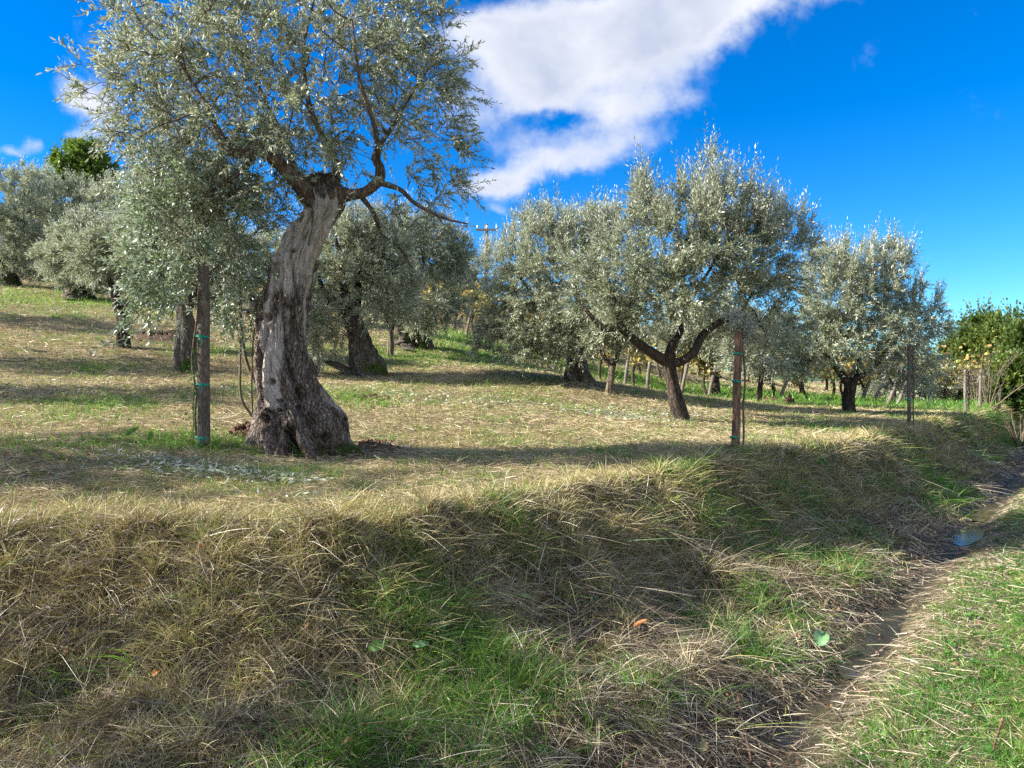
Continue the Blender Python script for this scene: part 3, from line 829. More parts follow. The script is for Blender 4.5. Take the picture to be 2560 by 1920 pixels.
def scattered_leaves():
    X, Y, r = scatter(900, 2.0, 14, 1.5); t, dD, dB = zones(X, Y); k = rng.random(900) < np.where(t > .985, .35, .8); X, Y = X[k], Y[k]; m = len(X)
    N = normal_at(X, Y); Z = height(X, Y); d = unit(np.cross(N, rand_dirs(m)) + rng.normal(size=(m, 3)) * .4); L = rng.uniform(.018, .045, m)
    V, f, kk = leaf_mesh(np.stack([X, Y, Z + rng.uniform(.01, .07, m)], -1), d, unit(N + rng.normal(size=(m, 3)) * .7), L, L * rng.uniform(.35, .8, m), bend=.5)
    tag(mesh_np('fallen_leaves', V, f, M['dry_leaf'], rnd=np.repeat(rng.random(m), kk)), 'small curled brown leaves fallen over bank and track', 'leaf litter', kind='stuff')


scattered_leaves()


# ------------------------------------------------------------------ trees
def crown_points(blobs, n, bias=.5):
    vol = np.array([b[3] * b[4] * b[5] for b in blobs]); vol = vol ** .8 / (vol ** .8).sum()
    k = rng.choice(len(blobs), n, p=vol)
    B = np.array([b[:6] for b in blobs])[k]
    d = rand_dirs(n) * (rng.random(n) ** bias)[:, None]
    return B[:, :3] + d * B[:, 3:6]


def foliage_tree(root, loc, limbs, blobs, mats, nsec=60, nter=350, ntwig=1500, leaves=16, leafL=.058, leafW=.22, twigL=(.18, .42), near=True,
                 upbias=.35, droop=.15, sec_r=.018, ter_r=.006, spike=0.0, keepfn=None, twig_r=.0022, two=True, seed=0, kmin=5):
    """limbs: list of (n,4) arrays x,y,z,r. blobs: x,y,z,rx,ry,rz. Builds branchwork and foliage."""
    barkm, leafm = mats
    nodes = [np.concatenate([l[len(l) // 3:, :3] for l in limbs])]
    ctr = np.average(np.array([b[:3] for b in blobs]), axis=0, weights=np.array([b[3] for b in blobs]))
    tb = Tubes()
    allN = nodes[0]; allR = np.concatenate([l[len(l) // 3:, 3] for l in limbs])
    outN, outD, outW = [], [], []

    def attach(targets, r_base, r_end, nseg, sides, wander, collect):
        nonlocal allN, allR
        d0 = np.array([np.min(((allN - t) ** 2).sum(1)) for t in targets])
        newN, newR = [], []
        for ti in np.argsort(d0):
            t = targets[ti]
            d2 = ((allN - t) ** 2).sum(1)
            pen = np.where(allN[:, 2] > t[2] + .25, 1.5, 1.0)
            j = int(np.argmin(d2 * pen)); a = allN[j]
            dist = math.sqrt(d2[j])
            if dist < .04: continue
            n = max(3, int(nseg * min(1.6, dist / .5)) + 1)
            s = np.linspace(0, 1, n)[:, None]
            sag = np.array([0, 0, 1.0]) * dist * .16 * np.sin(s * math.pi)
            side = np.cross(t - a, rng.normal(size=3)); side = side / max(np.linalg.norm(side), 1e-6)
            P = a * (1 - s) + t * s + sag * (1 if rng.random() < .7 else -.6) + side * dist * wander * np.sin(s * math.pi * rng.uniform(.8, 1.6)) * rng.uniform(-1, 1)
            rb = min(r_base * (.6 + .7 * min(dist, 1.2)), allR[j] * .85)
            R = rb + (min(r_end, rb) - rb) * s[:, 0]
            tb.add(P, R, sides, cap=False)
            allN = np.vstack([allN, P[1:]]); allR = np.append(allR, R[1:])
            if collect > 0:
                T = unit(np.gradient(P, axis=0))
                k0 = 1 if n > 2 else 0
                outN.append(P[k0:]); outD.append(T[k0:]); outW.append(np.full(len(P) - k0, collect) * np.linspace(.5, 1.4, len(P) - k0))
    attach(crown_points(blobs, nsec, .55), sec_r, ter_r * 1.2, 6, 6, .16, .5)
    attach(crown_points(blobs, nter, .42), ter_r, ter_r * .4, 5, 4, .12, 1.0)
    N_ = np.concatenate(outN); D_ = np.concatenate(outD); W_ = np.concatenate(outW)
    k = rng.choice(len(N_), ntwig, p=W_ / W_.sum())
    b, bd = N_[k], D_[k]
    out = unit(b - ctr)
    d = unit(bd * .55 + out * .55 + rand_dirs(ntwig) * .75 + np.array([0, 0, upbias]))
    L = twigL[0] + (twigL[1] - twigL[0]) * rng.random(ntwig) ** 1.4
    c = rng.normal(size=(ntwig, 3)) * .10; c[:, 2] -= droop * rng.random(ntwig) * 1.6
    if spike > 0:      # upright water shoots on the top of the crown
        topz = np.quantile(b[:, 2], .60)
        sp = (b[:, 2] > topz) & (rng.random(ntwig) < spike)
        d[sp] = unit(d[sp] * .35 + np.array([0.03, 0, 1.0])); c[sp] *= .3
        L[sp] *= rng.uniform(1.2, 2.1, sp.sum())
    if keepfn is not None:
        kp = keepfn(b + d * L[:, None]); b, d, L, c = b[kp], d[kp], L[kp], c[kp]
    ntw = len(b)
    # twigs as thin ribbons (three-sided look from two crossed strips)
    Vs, Qs, off = [], [], 0
    for kk in range(2 if near else 1):
        sd = unit(np.cross(d, rand_dirs(ntw) if kk == 0 else sd0))
        if kk == 0: sd0 = sd
        V, q = strips(b, d, c, sd, L, np.full(ntw, twig_r * 2), 3, .4)
        Vs.append(V); Qs.append(q + off); off += len(V)
    nl = leaves
    s = (np.arange(nl) / nl)[None] * .86 + .10 + rng.random((ntw, nl)) * .05
    s[:, -1] = 1.0
    P = b[:, None] + d[:, None] * (L[:, None] * s)[..., None] + c[:, None] * (L[:, None] * s ** 2)[..., None]
    T = unit(d[:, None] + 2 * c[:, None] * s[..., None])
    a0 = unit(np.cross(d, rand_dirs(ntw))); b0 = np.cross(d, a0)
    ph = (np.arange(nl) // 2)[None] * (math.pi / 2) + (np.arange(nl) % 2)[None] * math.pi + rng.normal(size=(ntw, nl)) * .45
    rad = a0[:, None] * np.cos(ph)[..., None] + b0[:, None] * np.sin(ph)[..., None]
    mixf = rng.uniform(.5, 1.0, (ntw, nl))[..., None]
    LD = unit(T * (1.15 - .5 * mixf) + rad * mixf + rng.normal(size=(ntw, nl, 3)) * .15)
    LD[:, -1] = T[:, -1]
    NN = unit(T * .6 - rad * .4 + np.array([0, 0, .22]) + rng.normal(size=(ntw, nl, 3)) * .6)
    P, LD, NN = P.reshape(-1, 3), LD.reshape(-1, 3), NN.reshape(-1, 3)
    m = len(P)
    ll = leafL * rng.uniform(.65, 1.2, m) * np.repeat(rng.uniform(.72, 1.22, ntw), nl)
    V, f, kv = leaf_mesh(P, LD, NN, ll, ll * leafW * rng.uniform(.8, 1.2, m), near)
    tw = np.repeat(rng.random(ntw) * .5, nl) + rng.random(m) * .5
    tb.V.append(np.concatenate(Vs)); tb.Q.append(np.concatenate(Qs) + tb.n); tb.n += off
    tb.build('branchwork', barkm, root, loc)
    mesh_np('foliage', V, f, leafm, root, rnd=np.repeat(tw, kv), loc=loc)
    return m


def limb(pts, n=24):
    """[(px,py,Z,r)...] -> (n,4)"""
    A = np.array([np.append(at(p[0], p[1], p[2]), p[3]) for p in pts])
    return smooth_path(A, n)


def trunk_mesh(name, pts, mat, root, loc, n=60, k=40, lobes=.12, nl=5, rough=.10, seed=0, flare=1.5, twist=1.2, tall=None):
    """gnarled trunk from world rows x,y,z,r; the lowest row is at ground level and flares"""
    A = smooth_path(np.array(pts, float), n); P, R = A[:, :3], A[:, 3]
    T, U, W = frames(P)
    th = np.linspace(0, 2 * math.pi, k, endpoint=False)
    s = np.linspace(0, 1, n)
    fl = 1 + (flare - 1) * np.exp(-s * 9)
    tt = th[None] + twist * s[:, None]
    ro = 1 + lobes * np.cos(tt * nl + seed) * (1 - .5 * s[:, None]) + .5 * lobes * np.cos(tt * (nl * 2 + 1) + 2 * seed)
    x, y, z = np.cos(tt) * 1.5, np.sin(tt) * 1.5, s[:, None] * 3 + 0 * tt
    ro = ro + rough * fbm(x * 1.3, y * 1.3, z * 1.2 + seed, 4, seed) + rough * .7 * fbm(x * 4, y * 4, z * 3, 3, seed + 5)
    rr = R[:, None] * ro * (1 + (fl[:, None] - 1) * (1 + .6 * np.cos(tt * nl + seed)))
    ring = P[:, None] + rr[..., None] * (np.cos(th)[None, :, None] * U[:, None] + np.sin(th)[None, :, None] * W[:, None])
    V = ring.reshape(-1, 3)
    i, j = np.meshgrid(np.arange(n - 1), np.arange(k), indexing='ij'); jn = (j + 1) % k
    q = np.stack([i * k + j, i * k + jn, (i + 1) * k + jn, (i + 1) * k + j], -1).reshape(-1, 4)
    V = np.vstack([V, P[-1] + T[-1] * R[-1] * .2]); jj = np.arange(k)
    tri = np.stack([np.full(k, n * k), (n - 1) * k + jj, (n - 1) * k + (jj + 1) % k], -1)
    return mesh_np(name, V, [q, tri], mat, root, smooth=True, loc=loc)


def limbs_build(limbs, mat, root, loc, k=10, rough=.18):
    for i, l in enumerate(limbs):
        tb = Tubes(); tb.add(l[:, :3], l[:, 3], k, rough, i + 3); tb.build('limb', mat, root, loc)


# ---- the big gnarled olive
def build_giant():
    Z0 = 7.0; mpp = Z0 / F
    b = at(752, 1120, Z0); gz = h1(b[0], b[1])
    loc = (b[0], b[1], gz)
    root = empty('olive_tree', loc, 'ancient olive with a thick twisted hollow trunk beside the staked sapling', 'tree')
    # outline rows: y, left, right
    rows = [(1165, 640, 872), (1133, 642, 866), (1091, 648, 862), (1048, 644, 860), (1020, 643, 842), (1006, 643, 828), (964, 638, 807), (922, 636, 788), (880, 638, 777), (838, 644, 769),
            (795, 649, 771), (753, 660, 776), (711, 668, 786), (672, 672, 791), (645, 682, 800), (601, 703, 819), (559, 729, 841), (525, 748, 862), (505, 758, 862), (485, 764, 852), (465, 772, 845), (448, 780, 838), (434, 790, 826)]
    R0 = []
    for y, l, r in rows[::1]:
        c = at((l + r) / 2, y, Z0); R0.append((c[0], c[1], c[2], (r - l) / 2 * mpp * .90 - .012))
    A = smooth_path(np.array(R0), 520); n = len(A); k = 420
    th = np.linspace(0, 2 * math.pi, k, endpoint=False)
    # keep the path roughly vertical; horizontal rings suit an outline given by rows
    dirx, diry = np.cos(th), np.sin(th)                       # x right, y away
    hgt = (A[:, 2] - gz)
    X, Z, R = A[:, 0], A[:, 2], A[:, 3]
    H = hgt[:, None] + 0 * th[None]; TH = th[None] + 0 * H
    tw = TH + 0.75 * H + .25 * np.sin(H * 2.5)                 # twisted grain
    cx, cy = np.cos(tw), np.sin(tw)
    d = np.zeros_like(H)
    base = np.exp(-np.clip(H, 0, 9) / .45)
    d += .055 * (1 + 1.4 * base) * fbm(cx * 1.9 + 5, cy * 1.9, H * .9, 3, 11)
    foot = np.exp(-(np.clip(H, 0, 9) / .28))
    d += .05 * base * np.cos(5 * tw + 1.3) + .07 * foot * np.cos(7 * tw + .6) + .05 * foot * np.cos(11 * tw) + .06 * foot * (fbm(cx * 3, cy * 3, H, 2, 77) > .1)
    ridg = 1 - np.abs(fbm(cx * 4.5, cy * 4.5, H * .9, 4, 21))
    d += .075 * (ridg - .75)
    burl = sstep(2.15, 2.5, H); d += burl * (.05 * (1 - np.abs(fbm(cx * 3, cy * 3, H * 7, 3, 61)) - .6) + .03 * fbm(cx * 9, cy * 9, H * 20, 3, 63))
    ridg2 = 1 - np.abs(fbm(cx * 13, cy * 13, H * 2.2, 3, 31))
    d += .036 * (ridg2 - .75)
    ridg3 = 1 - np.abs(fbm(cx * 26, cy * 26, H * 7, 3, 37)); d += .020 * (ridg3 - .75)
    d += .012 * fbm(cx * 34, cy * 34, H * 22, 3, 33)
    d += .030 * fbm(cx * 2.2, cy * 2.2, H * 4.2, 3, 35)
    knob = np.clip(fbm(cx * 5, cy * 5, H * 5, 2, 41) - .35, 0, 1); d += .12 * knob * (1 + base)
    # bark plates at the right and in the centre
    pale = np.clip(.30 + 1.1 * fbm(cx * 1.4, cy * 1.4, H * .6, 3, 51) + .35 * sstep(1.5, 2.1, H) - .55 * sstep(2.2, 2.5, H), 0, 1)
    rr = R[:, None] + d
    yr = .92
    PX = X[:, None] + rr * dirx[None]; PY = Z0 + rr * diry[None] * yr; PZ = Z[:, None] + 0 * PX
    # edges given in pixels: hollows, knots and seams on the camera side
    spx = 1280 + F * PX / PY; spy = HZ - F * (PZ - EYE) / PY
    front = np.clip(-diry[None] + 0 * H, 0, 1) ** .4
    cav_shade = np.zeros_like(H)
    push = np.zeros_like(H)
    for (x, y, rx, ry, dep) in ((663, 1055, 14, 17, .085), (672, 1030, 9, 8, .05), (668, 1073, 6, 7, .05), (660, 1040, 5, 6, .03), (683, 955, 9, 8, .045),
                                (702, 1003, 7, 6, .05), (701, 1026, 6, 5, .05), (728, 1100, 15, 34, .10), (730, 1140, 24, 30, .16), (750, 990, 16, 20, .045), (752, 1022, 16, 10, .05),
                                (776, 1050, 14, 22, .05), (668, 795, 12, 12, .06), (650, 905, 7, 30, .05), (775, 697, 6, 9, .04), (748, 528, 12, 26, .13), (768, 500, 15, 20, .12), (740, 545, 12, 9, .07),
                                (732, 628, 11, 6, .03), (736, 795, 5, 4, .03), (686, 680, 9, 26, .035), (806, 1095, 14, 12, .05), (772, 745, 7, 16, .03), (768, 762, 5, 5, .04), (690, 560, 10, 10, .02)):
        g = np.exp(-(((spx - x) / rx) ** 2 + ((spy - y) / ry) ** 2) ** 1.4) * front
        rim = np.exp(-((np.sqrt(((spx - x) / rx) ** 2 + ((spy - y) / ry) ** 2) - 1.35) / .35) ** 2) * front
        push -= dep * g * 1.2; push += dep * .22 * rim; cav_shade = np.maximum(cav_shade, g * min(1, .25 + 12 / max(rx, ry)))
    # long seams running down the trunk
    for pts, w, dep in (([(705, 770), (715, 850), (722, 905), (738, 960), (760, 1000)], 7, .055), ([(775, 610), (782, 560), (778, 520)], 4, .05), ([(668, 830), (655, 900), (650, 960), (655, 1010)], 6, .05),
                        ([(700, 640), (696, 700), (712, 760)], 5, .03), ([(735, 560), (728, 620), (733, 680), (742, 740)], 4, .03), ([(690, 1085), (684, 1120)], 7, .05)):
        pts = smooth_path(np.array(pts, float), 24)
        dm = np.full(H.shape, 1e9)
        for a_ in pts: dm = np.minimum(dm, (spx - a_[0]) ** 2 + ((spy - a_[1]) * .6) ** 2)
        g = np.exp(-dm / w ** 2) * front; push -= dep * g; cav_shade = np.maximum(cav_shade, g * .55)
    # the bulging smooth strip at left, lobes of the foot
    for (x, y, rx, ry, dep, pl) in ((683, 900, 26, 75, .05, .9), (690, 1000, 30, 40, .04, .6), (800, 1075, 40, 45, .06, -.6), (668, 1110, 22, 40, .05, .2), (700, 650, 26, 18, .05, .4),
                                    (690, 745, 30, 30, -.02, -.3), (820, 560, 30, 60, .03, .7), (800, 640, 20, 70, .02, .5), (755, 850, 26, 90, .02, -.7), (765, 950, 40, 60, .0, -.6), (770, 1110, 30, 22, .05, .1)):
        g = np.exp(-(((spx - x) / rx) ** 2 + ((spy - y) / ry) ** 2)) * front
        push += dep * g; pale = np.clip(pale + pl * g, 0, 1)
    rr = rr + push
    PX = X[:, None] + rr * dirx[None]; PY = Z0 + rr * diry[None] * yr
    V = np.stack([PX, PY, PZ], -1).reshape(-1, 3)
    i, j = np.meshgrid(np.arange(n - 1), np.arange(k), indexing='ij'); jn = (j + 1) % k
    q = np.stack([i * k + j, i * k + jn, (i + 1) * k + jn, (i + 1) * k + j], -1).reshape(-1, 4)
    V = np.vstack([V, [[X[-1], Z0, Z[-1] - .10]]]); jj = np.arange(k)
    tri = np.stack([np.full(k, n * k), (n - 1) * k + jj, (n - 1) * k + (jj + 1) % k], -1)
    mesh_np('trunk', V, [q, tri], M['bark_old'], root, smooth=True, loc=loc,
            extra={'pale': np.append(pale.ravel(), 0), 'cav_shade': np.append(np.clip(cav_shade, 0, 1).ravel(), 1)})
    Z = Z0
    limbs = [
        limb([(800, 530, Z, .10), (765, 478, Z - .08, .100), (735, 448, Z - .18, .072), (690, 402, Z - .30, .058), (647, 378, Z - .42, .050), (600, 384, Z - .50, .042), (565, 372, Z - .55, .036), (548, 330, Z - .5, .028), (500, 240, Z - .4, .018), (430, 120, Z - .4, .008)], 60),
        limb([(690, 402, Z - .15, .04), (640, 365, Z, .03), (600, 352, Z + .1, .026), (550, 340, Z + .2, .022), (470, 280, Z + .3, .015), (380, 200, Z + .4, .008)], 36),
        limb([(805, 530, Z, .10), (838, 490, Z - .05, .090), (880, 487, Z - .1, .052), (915, 478, Z - .1, .045), (946, 450, Z - .1, .050), (950, 420, Z - .1, .042), (938, 395, Z, .036), (952, 362, Z, .024), (985, 310, Z + .1, .018), (1040, 220, Z + .1, .013), (1110, 110, Z, .008)], 50),
        limb([(946, 455, Z - .1, .03), (1000, 474, Z - .2, .022), (1040, 510, Z - .3, .018), (1110, 545, Z - .4, .012), (1170, 560, Z - .4, .007)], 30),
        limb([(900, 486, Z - .05, .026), (936, 537, Z + .1, .020), (956, 587, Z + .2, .017), (1000, 622, Z + .2, .013), (1030, 670, Z + .2, .007)], 30),
        limb([(800, 500, Z, .09), (842, 440, Z + .15, .045), (832, 385, Z + .2, .038), (800, 330, Z + .25, .032), (770, 250, Z + .3, .024), (760, 120, Z + .3, .015), (790, -20, Z + .3, .008)], 40),
        limb([(790, 500, Z + .1, .08), (740, 430, Z + .5, .04), (700, 330, Z + .7, .03), (640, 200, Z + .8, .02), (600, 60, Z + .8, .01)], 36),
        limb([(946, 440, Z, .03), (940, 330, Z - .4, .022), (900, 200, Z - .6, .015), (880, 50, Z - .7, .008)], 30),
        limb([(640, 380, Z - .2, .026), (600, 430, Z - .3, .018), (520, 480, Z - .4, .012), (430, 500, Z - .4, .007)], 30),
    ]
    limbs_build(limbs, M['bark_limb'], root, loc, 16, .28)
    e = lambda px, py, Z_, rx, ry, rz: (*at(px, py, Z_), rx, ry, rz)
    blobs = [e(520, 170, Z, .95, .95, .85), e(400, 280, Z - .1, .60, .8, .75), e(760, 130, Z, 1.0, 1.1, .95), e(990, 190, Z, .70, .8, .85), e(1100, 330, Z, .36, .5, .70), e(700, 350, Z - .2, .8, .8, .5),
             e(490, 430, Z, .60, .6, .42), e(450, 80, Z, .72, .7, .6), e(640, -60, Z, .9, .9, .5), e(960, 0, Z, .7, .8, .7), e(1120, 480, Z, .38, .5, .38), e(1020, 560, Z + .1, .45, .5, .28),
             e(600, 500, Z + .2, .55, .5, .40), e(400, 340, Z, .45, .5, .6), e(560, 440, Z - .3, .6, .5, .5), e(900, 360, Z - .3, .35, .4, .4), e(1130, 120, Z, .3, .4, .4), e(370, 150, Z, .35, .5, .5), e(820, 400, Z - .3, .26, .2, .22)]
    m = foliage_tree(root, loc, limbs, blobs, (M['bark_young'], M['olive']), nsec=110, nter=620, ntwig=4300, leaves=20, leafL=.052, leafW=.25, twigL=(.14, .38), upbias=.2, droop=.22,
                     keepfn=lambda p: np.array([not (590 < 1280 + F * a[0] / a[1] < 850 and HZ - F * (a[2] - EYE) / a[1] > 560) for a in p]) & (p[:, 2] > gz + 1.5))
    print('giant leaves', m)
    # suckers rising from the foot
    for pts in ([(630, 1040, Z + .25, .012), (602, 990, Z + .2, .012), (601, 880, Z + .2, .011), (603, 780, Z + .15, .010), (596, 640, Z + .1, .006)],
                [(632, 1042, Z + .2, .010), (629, 960, Z + .1, .009), (634, 840, Z, .008), (655, 740, Z - .3, .006), (700, 640, Z - .5, .004), (740, 590, Z - .6, .003)],
                [(640, 960, Z + .3, .018), (615, 900, Z + .3, .017), (603, 820, Z + .3, .016), (590, 700, Z + .3, .012), (560, 600, Z + .3, .008)]):
        l = limb(pts, 26); tb = Tubes(); tb.add(l[:, :3], l[:, 3], 8, .1); tb.build('sucker', M['bark_young'], root, loc)
    l1 = limb([(603, 800, Z + .15, .01), (590, 690, Z + .1, .008), (560, 590, Z, .005)], 20)
    l2 = limb([(605, 780, Z + .2, .01), (640, 680, Z + .2, .008), (650, 600, Z + .2, .005)], 20)
    return root


build_giant()


def ties(root, loc, base, top, fr, r, bow=True):
    for f in fr:
        c = base + (top - base) * f
        tb = Tubes()
        th = np.linspace(0, 2 * math.pi, 20)
        for dz in (-.006, .004):
            P = np.stack([c[0] + r * np.cos(th), c[1] + r * np.sin(th), c[2] + dz + .006 * np.sin(th * 2)], -1); tb.add(P, .0055, 5, cap=False)
        if bow:
            s = np.linspace(0, math.pi, 12)
            for k in (-1, 1):
                P = np.stack([c[0] + k * .018 * np.sin(s) + .006, np.full(12, c[1] - r - .004), c[2] - .05 * s / math.pi * (1.6 if k > 0 else 1)], -1); tb.add(P, .003, 5)
        tb.build('tie', M['tie'], root, loc)


def stake(px, py0, py1, Z, r, label, mat, fr, lean=(0, 0), top_px=None, bow=True, sy=1):
    b = at(px, py0, Z); z0 = h1(b[0], Z); t = at(top_px if top_px else px, py1, Z)
    loc = (b[0], Z, z0)
    root = empty('wooden_stake', loc, label, 'stake', 'stakes driven in beside young olives')
    P = smooth_path(np.array([[b[0], Z, z0 - .15, r * 1.08], [b[0] * .5 + t[0] * .5 + r * .2, Z, (z0 + t[2]) / 2, r], [t[0], Z, t[2], r * .95]]), 22)
    P[:, 0] += .006 * np.sin(np.linspace(0, 9, 22))
    trunk_mesh('post', P, mat, root, loc, n=50, k=20, lobes=.03, nl=3, rough=.07, seed=int(px), flare=1.0, twist=.5)
    ties(root, loc, np.array([b[0], Z, z0]), t, fr, r * 1.12, bow)
    return root, loc, t


# staked sapling in front of the giant
def build_sapling():
    Z = 6.6
    stake(506, 1111, 665, Z, .052, 'thick grey stake with green ties left of the gnarled trunk', M['stake_grey'], (.05, .345, .61), top_px=507)
    g = at(488, 1100, Z); gz = h1(g[0], Z + .12); loc = (g[0], Z + .12, gz)
    root = empty('olive_sapling', loc, 'leafy young olive tied to the thick grey stake beside the giant', 'tree')
    stem = [limb([(494, 1105, Z + .14, .011), (488, 1050, Z + .12, .010), (490, 980, Z + .10, .010), (480, 900, Z + .1, .010), (492, 800, Z + .12, .010), (500, 700, Z + .15, .012), (520, 600, Z + .15, .010), (500, 500, Z + .1, .007)], 50),
            limb([(495, 760, Z + .12, .010), (430, 764, Z + .0, .007), (360, 780, Z - .1, .005), (290, 850, Z - .1, .003)], 30),
            limb([(497, 720, Z + .12, .010), (430, 680, Z, .008), (340, 640, Z - .1, .006), (290, 610, Z - .1, .004)], 30),
            limb([(500, 700, Z + .15, .010), (560, 650, Z + .2, .008), (610, 600, Z + .2, .006)], 24),
            limb([(505, 640, Z + .15, .010), (440, 560, Z, .007), (360, 500, Z, .005)], 24)]
    tb = Tubes(); tb.add(stem[0][:, :3], stem[0][:, 3], 8, .1); tb.build('trunk', M['bark_young'], root, loc)
    limbs_build(stem[1:], M['bark_young'], root, loc, 6)
    e = lambda px, py, Z_, rx, ry, rz: (*at(px, py, Z_), rx, ry, rz)
    blobs = [e(430, 580, Z, .42, .40, .34), e(560, 560, Z + .3, .30, .32, .42), e(350, 680, Z - .2, .22, .3, .12), e(440, 690, Z - .1, .24, .3, .26), e(570, 710, Z + .4, .24, .3, .32), e(390, 530, Z, .26, .35, .28),
             e(620, 630, Z + .4, .20, .25, .35), e(600, 790, Z + .5, .2, .2, .16), e(460, 470, Z, .42, .4, .3), e(620, 510, Z + .3, .3, .3, .3), e(400, 750, Z - .2, .26, .3, .16)]
    m1 = foliage_tree(root, loc, stem, blobs, (M['bark_young'], M['olive_shoot']), nsec=60, nter=250, ntwig=1000, leaves=16, leafL=.050, leafW=.27, twigL=(.14, .34), upbias=.1, droop=.2, sec_r=.006, ter_r=.003,
                      keepfn=lambda p: (np.abs(1280 + F * p[:, 0] / p[:, 1] - 507) > 30) | (HZ - F * (p[:, 2] - EYE) / p[:, 1] < 660) | (p[:, 1] > Z))
    # the low drooping spray at the left
    sp = []
    for a, b_ in (((430, 764, Z), (292, 856, Z - .1)), ((400, 772, Z), (275, 815, Z - .15)), ((420, 764, Z), (385, 800, Z - .1)), ((360, 640, Z - .1), (265, 730, Z - .2)), ((300, 850, Z - .1), (225, 872, Z - .1)), ((400, 700, Z), (300, 700, Z - .2)), ((440, 700, Z), (285, 612, Z - .2)), ((440, 730, Z), (315, 662, Z - .3)), ((450, 690, Z), (340, 590, Z - .2)), ((430, 745, Z), (335, 715, Z - .25)), ((470, 745, Z), (385, 790, Z - .2)), ((430, 660, Z), (255, 655, Z - .2))):
        A, B = at(*a), at(*b_); sp.append((A, B - A))
    b = np.array([s[0] for s in sp]); d = np.array([s[1] for s in sp]); L = np.linalg.norm(d, axis=1); d = unit(d)
    nl = 20; s = np.linspace(.1, 1, nl)[None] + 0 * L[:, None]
    c = np.array([[0, 0, -.1]] * len(sp)); P = b[:, None] + d[:, None] * (L[:, None] * s)[..., None] + c[:, None] * (L[:, None] * s ** 2)[..., None]
    for i in range(len(sp)):
        LD = unit(d[i] * .6 + rand_dirs(nl))
        V, f, k = leaf_mesh(P[i], LD, unit(rng.normal(size=(nl, 3)) + [0, -.5, .6]), rng.uniform(.055, .075, nl), np.full(nl, .017))
        V2, q2 = strips(b[i:i + 1], d[i:i + 1], c[i:i + 1], unit(np.cross(d[i:i + 1], [[0, 1, 0]])), L[i:i + 1], np.full(1, .006), 6, .4)
        mesh_np('leaf_spray', np.vstack([V, V2]), f + [q2 + len(V)], M['olive_shoot'], root, rnd=np.append(np.repeat(rng.random(nl), k), np.full(len(V2), .3)), loc=loc)
    # ivy-like creeper at the foot of the stake
    n = 60; zz = rng.uniform(.25, .85, n)
    P = np.stack([np.full(n, at(480, 1000, Z - .06)[0]) + rng.normal(size=n) * .02, np.full(n, Z - .04) + rng.normal(size=n) * .02, gz + zz], -1)
    D = rand_dirs(n); D[:, 1] -= .5
    V, f, k = leaf_mesh(P, D, rand_dirs(n), rng.uniform(.02, .035, n), rng.uniform(.012, .02, n))
    V2, q2 = strips(np.array([[at(480, 1000, Z - .06)[0], Z - .04, gz - .02]]), np.array([[0, 0, 1.0]]), np.array([[.03, 0, 0]]), np.array([[1.0, 0, 0]]), np.array([.9]), np.array([.007]), 8, .6)
    iv = mesh_np('climbing_weed', np.vstack([V, V2]), f + [q2 + len(V)], M['weed'], rnd=np.append(np.repeat(rng.random(n), k), np.zeros(len(V2))))
    tag(iv, 'small dark leaved weed climbing the left side of the thick grey stake', 'weed')
    print('sapling leaves', m1)


build_sapling()


def olive(px, py, Z, label, trunk, limbpts, blobs, nleaf=1.0, bm='bark_dark', lm='olive_far', leafL=.060, near=False, spike=.5, nsec=70, nter=380, ntwig=2200, flare=1.5, lobes=.12, rough=.12, leaves=16,
          group=None, twigL=(.16, .36), nl=5, name='olive_tree', kmin=0, trk=40, leafW=.24, sec_r=.018):
    """trunk: [(px,py,r)]; limbpts: [[(px,py,dZ,r)...]]; blobs: [(px,py,dZ,rx_px,ry_px)]"""
    b = at(px, py, Z); gz = h1(b[0], Z); loc = (b[0], Z, gz)
    root = empty(name, loc, label, 'tree', group)
    mpp = Z / F
    tp = [(b[0], Z, gz - .12, trunk[0][2])]
    for x, y, r in trunk:
        p = at(x, y, Z); tp.append((p[0], p[1], p[2], r))
    tp[1] = (tp[1][0], tp[1][1], gz + .02, trunk[0][2])
    trunk_mesh('trunk', tp, M[bm], root, loc, n=90, k=trk, flare=flare, lobes=lobes, rough=rough, seed=int(px) % 97, nl=nl)
    limbs = [limb([(x, y, Z + dz, r) for x, y, dz, r in l], 26) for l in limbpts]
    limbs_build(limbs, M['bark_dark'], root, loc, 9)
    B = []
    for x, y, dz, rx, ry in blobs:
        p = at(x, y, Z + dz); B.append((*p, rx * mpp, (rx * .55 + ry * .45) * mpp * .95, ry * mpp))
    m = foliage_tree(root, loc, limbs, B, (M['bark_dark'], M[lm]), nsec=nsec, nter=int(nter * 1.15), ntwig=int(ntwig * nleaf * 1.6), leaves=leaves, leafL=leafL * 1.08, near=near, spike=spike, twigL=twigL, leafW=leafW, sec_r=sec_r)
    print(label, m)
    return root


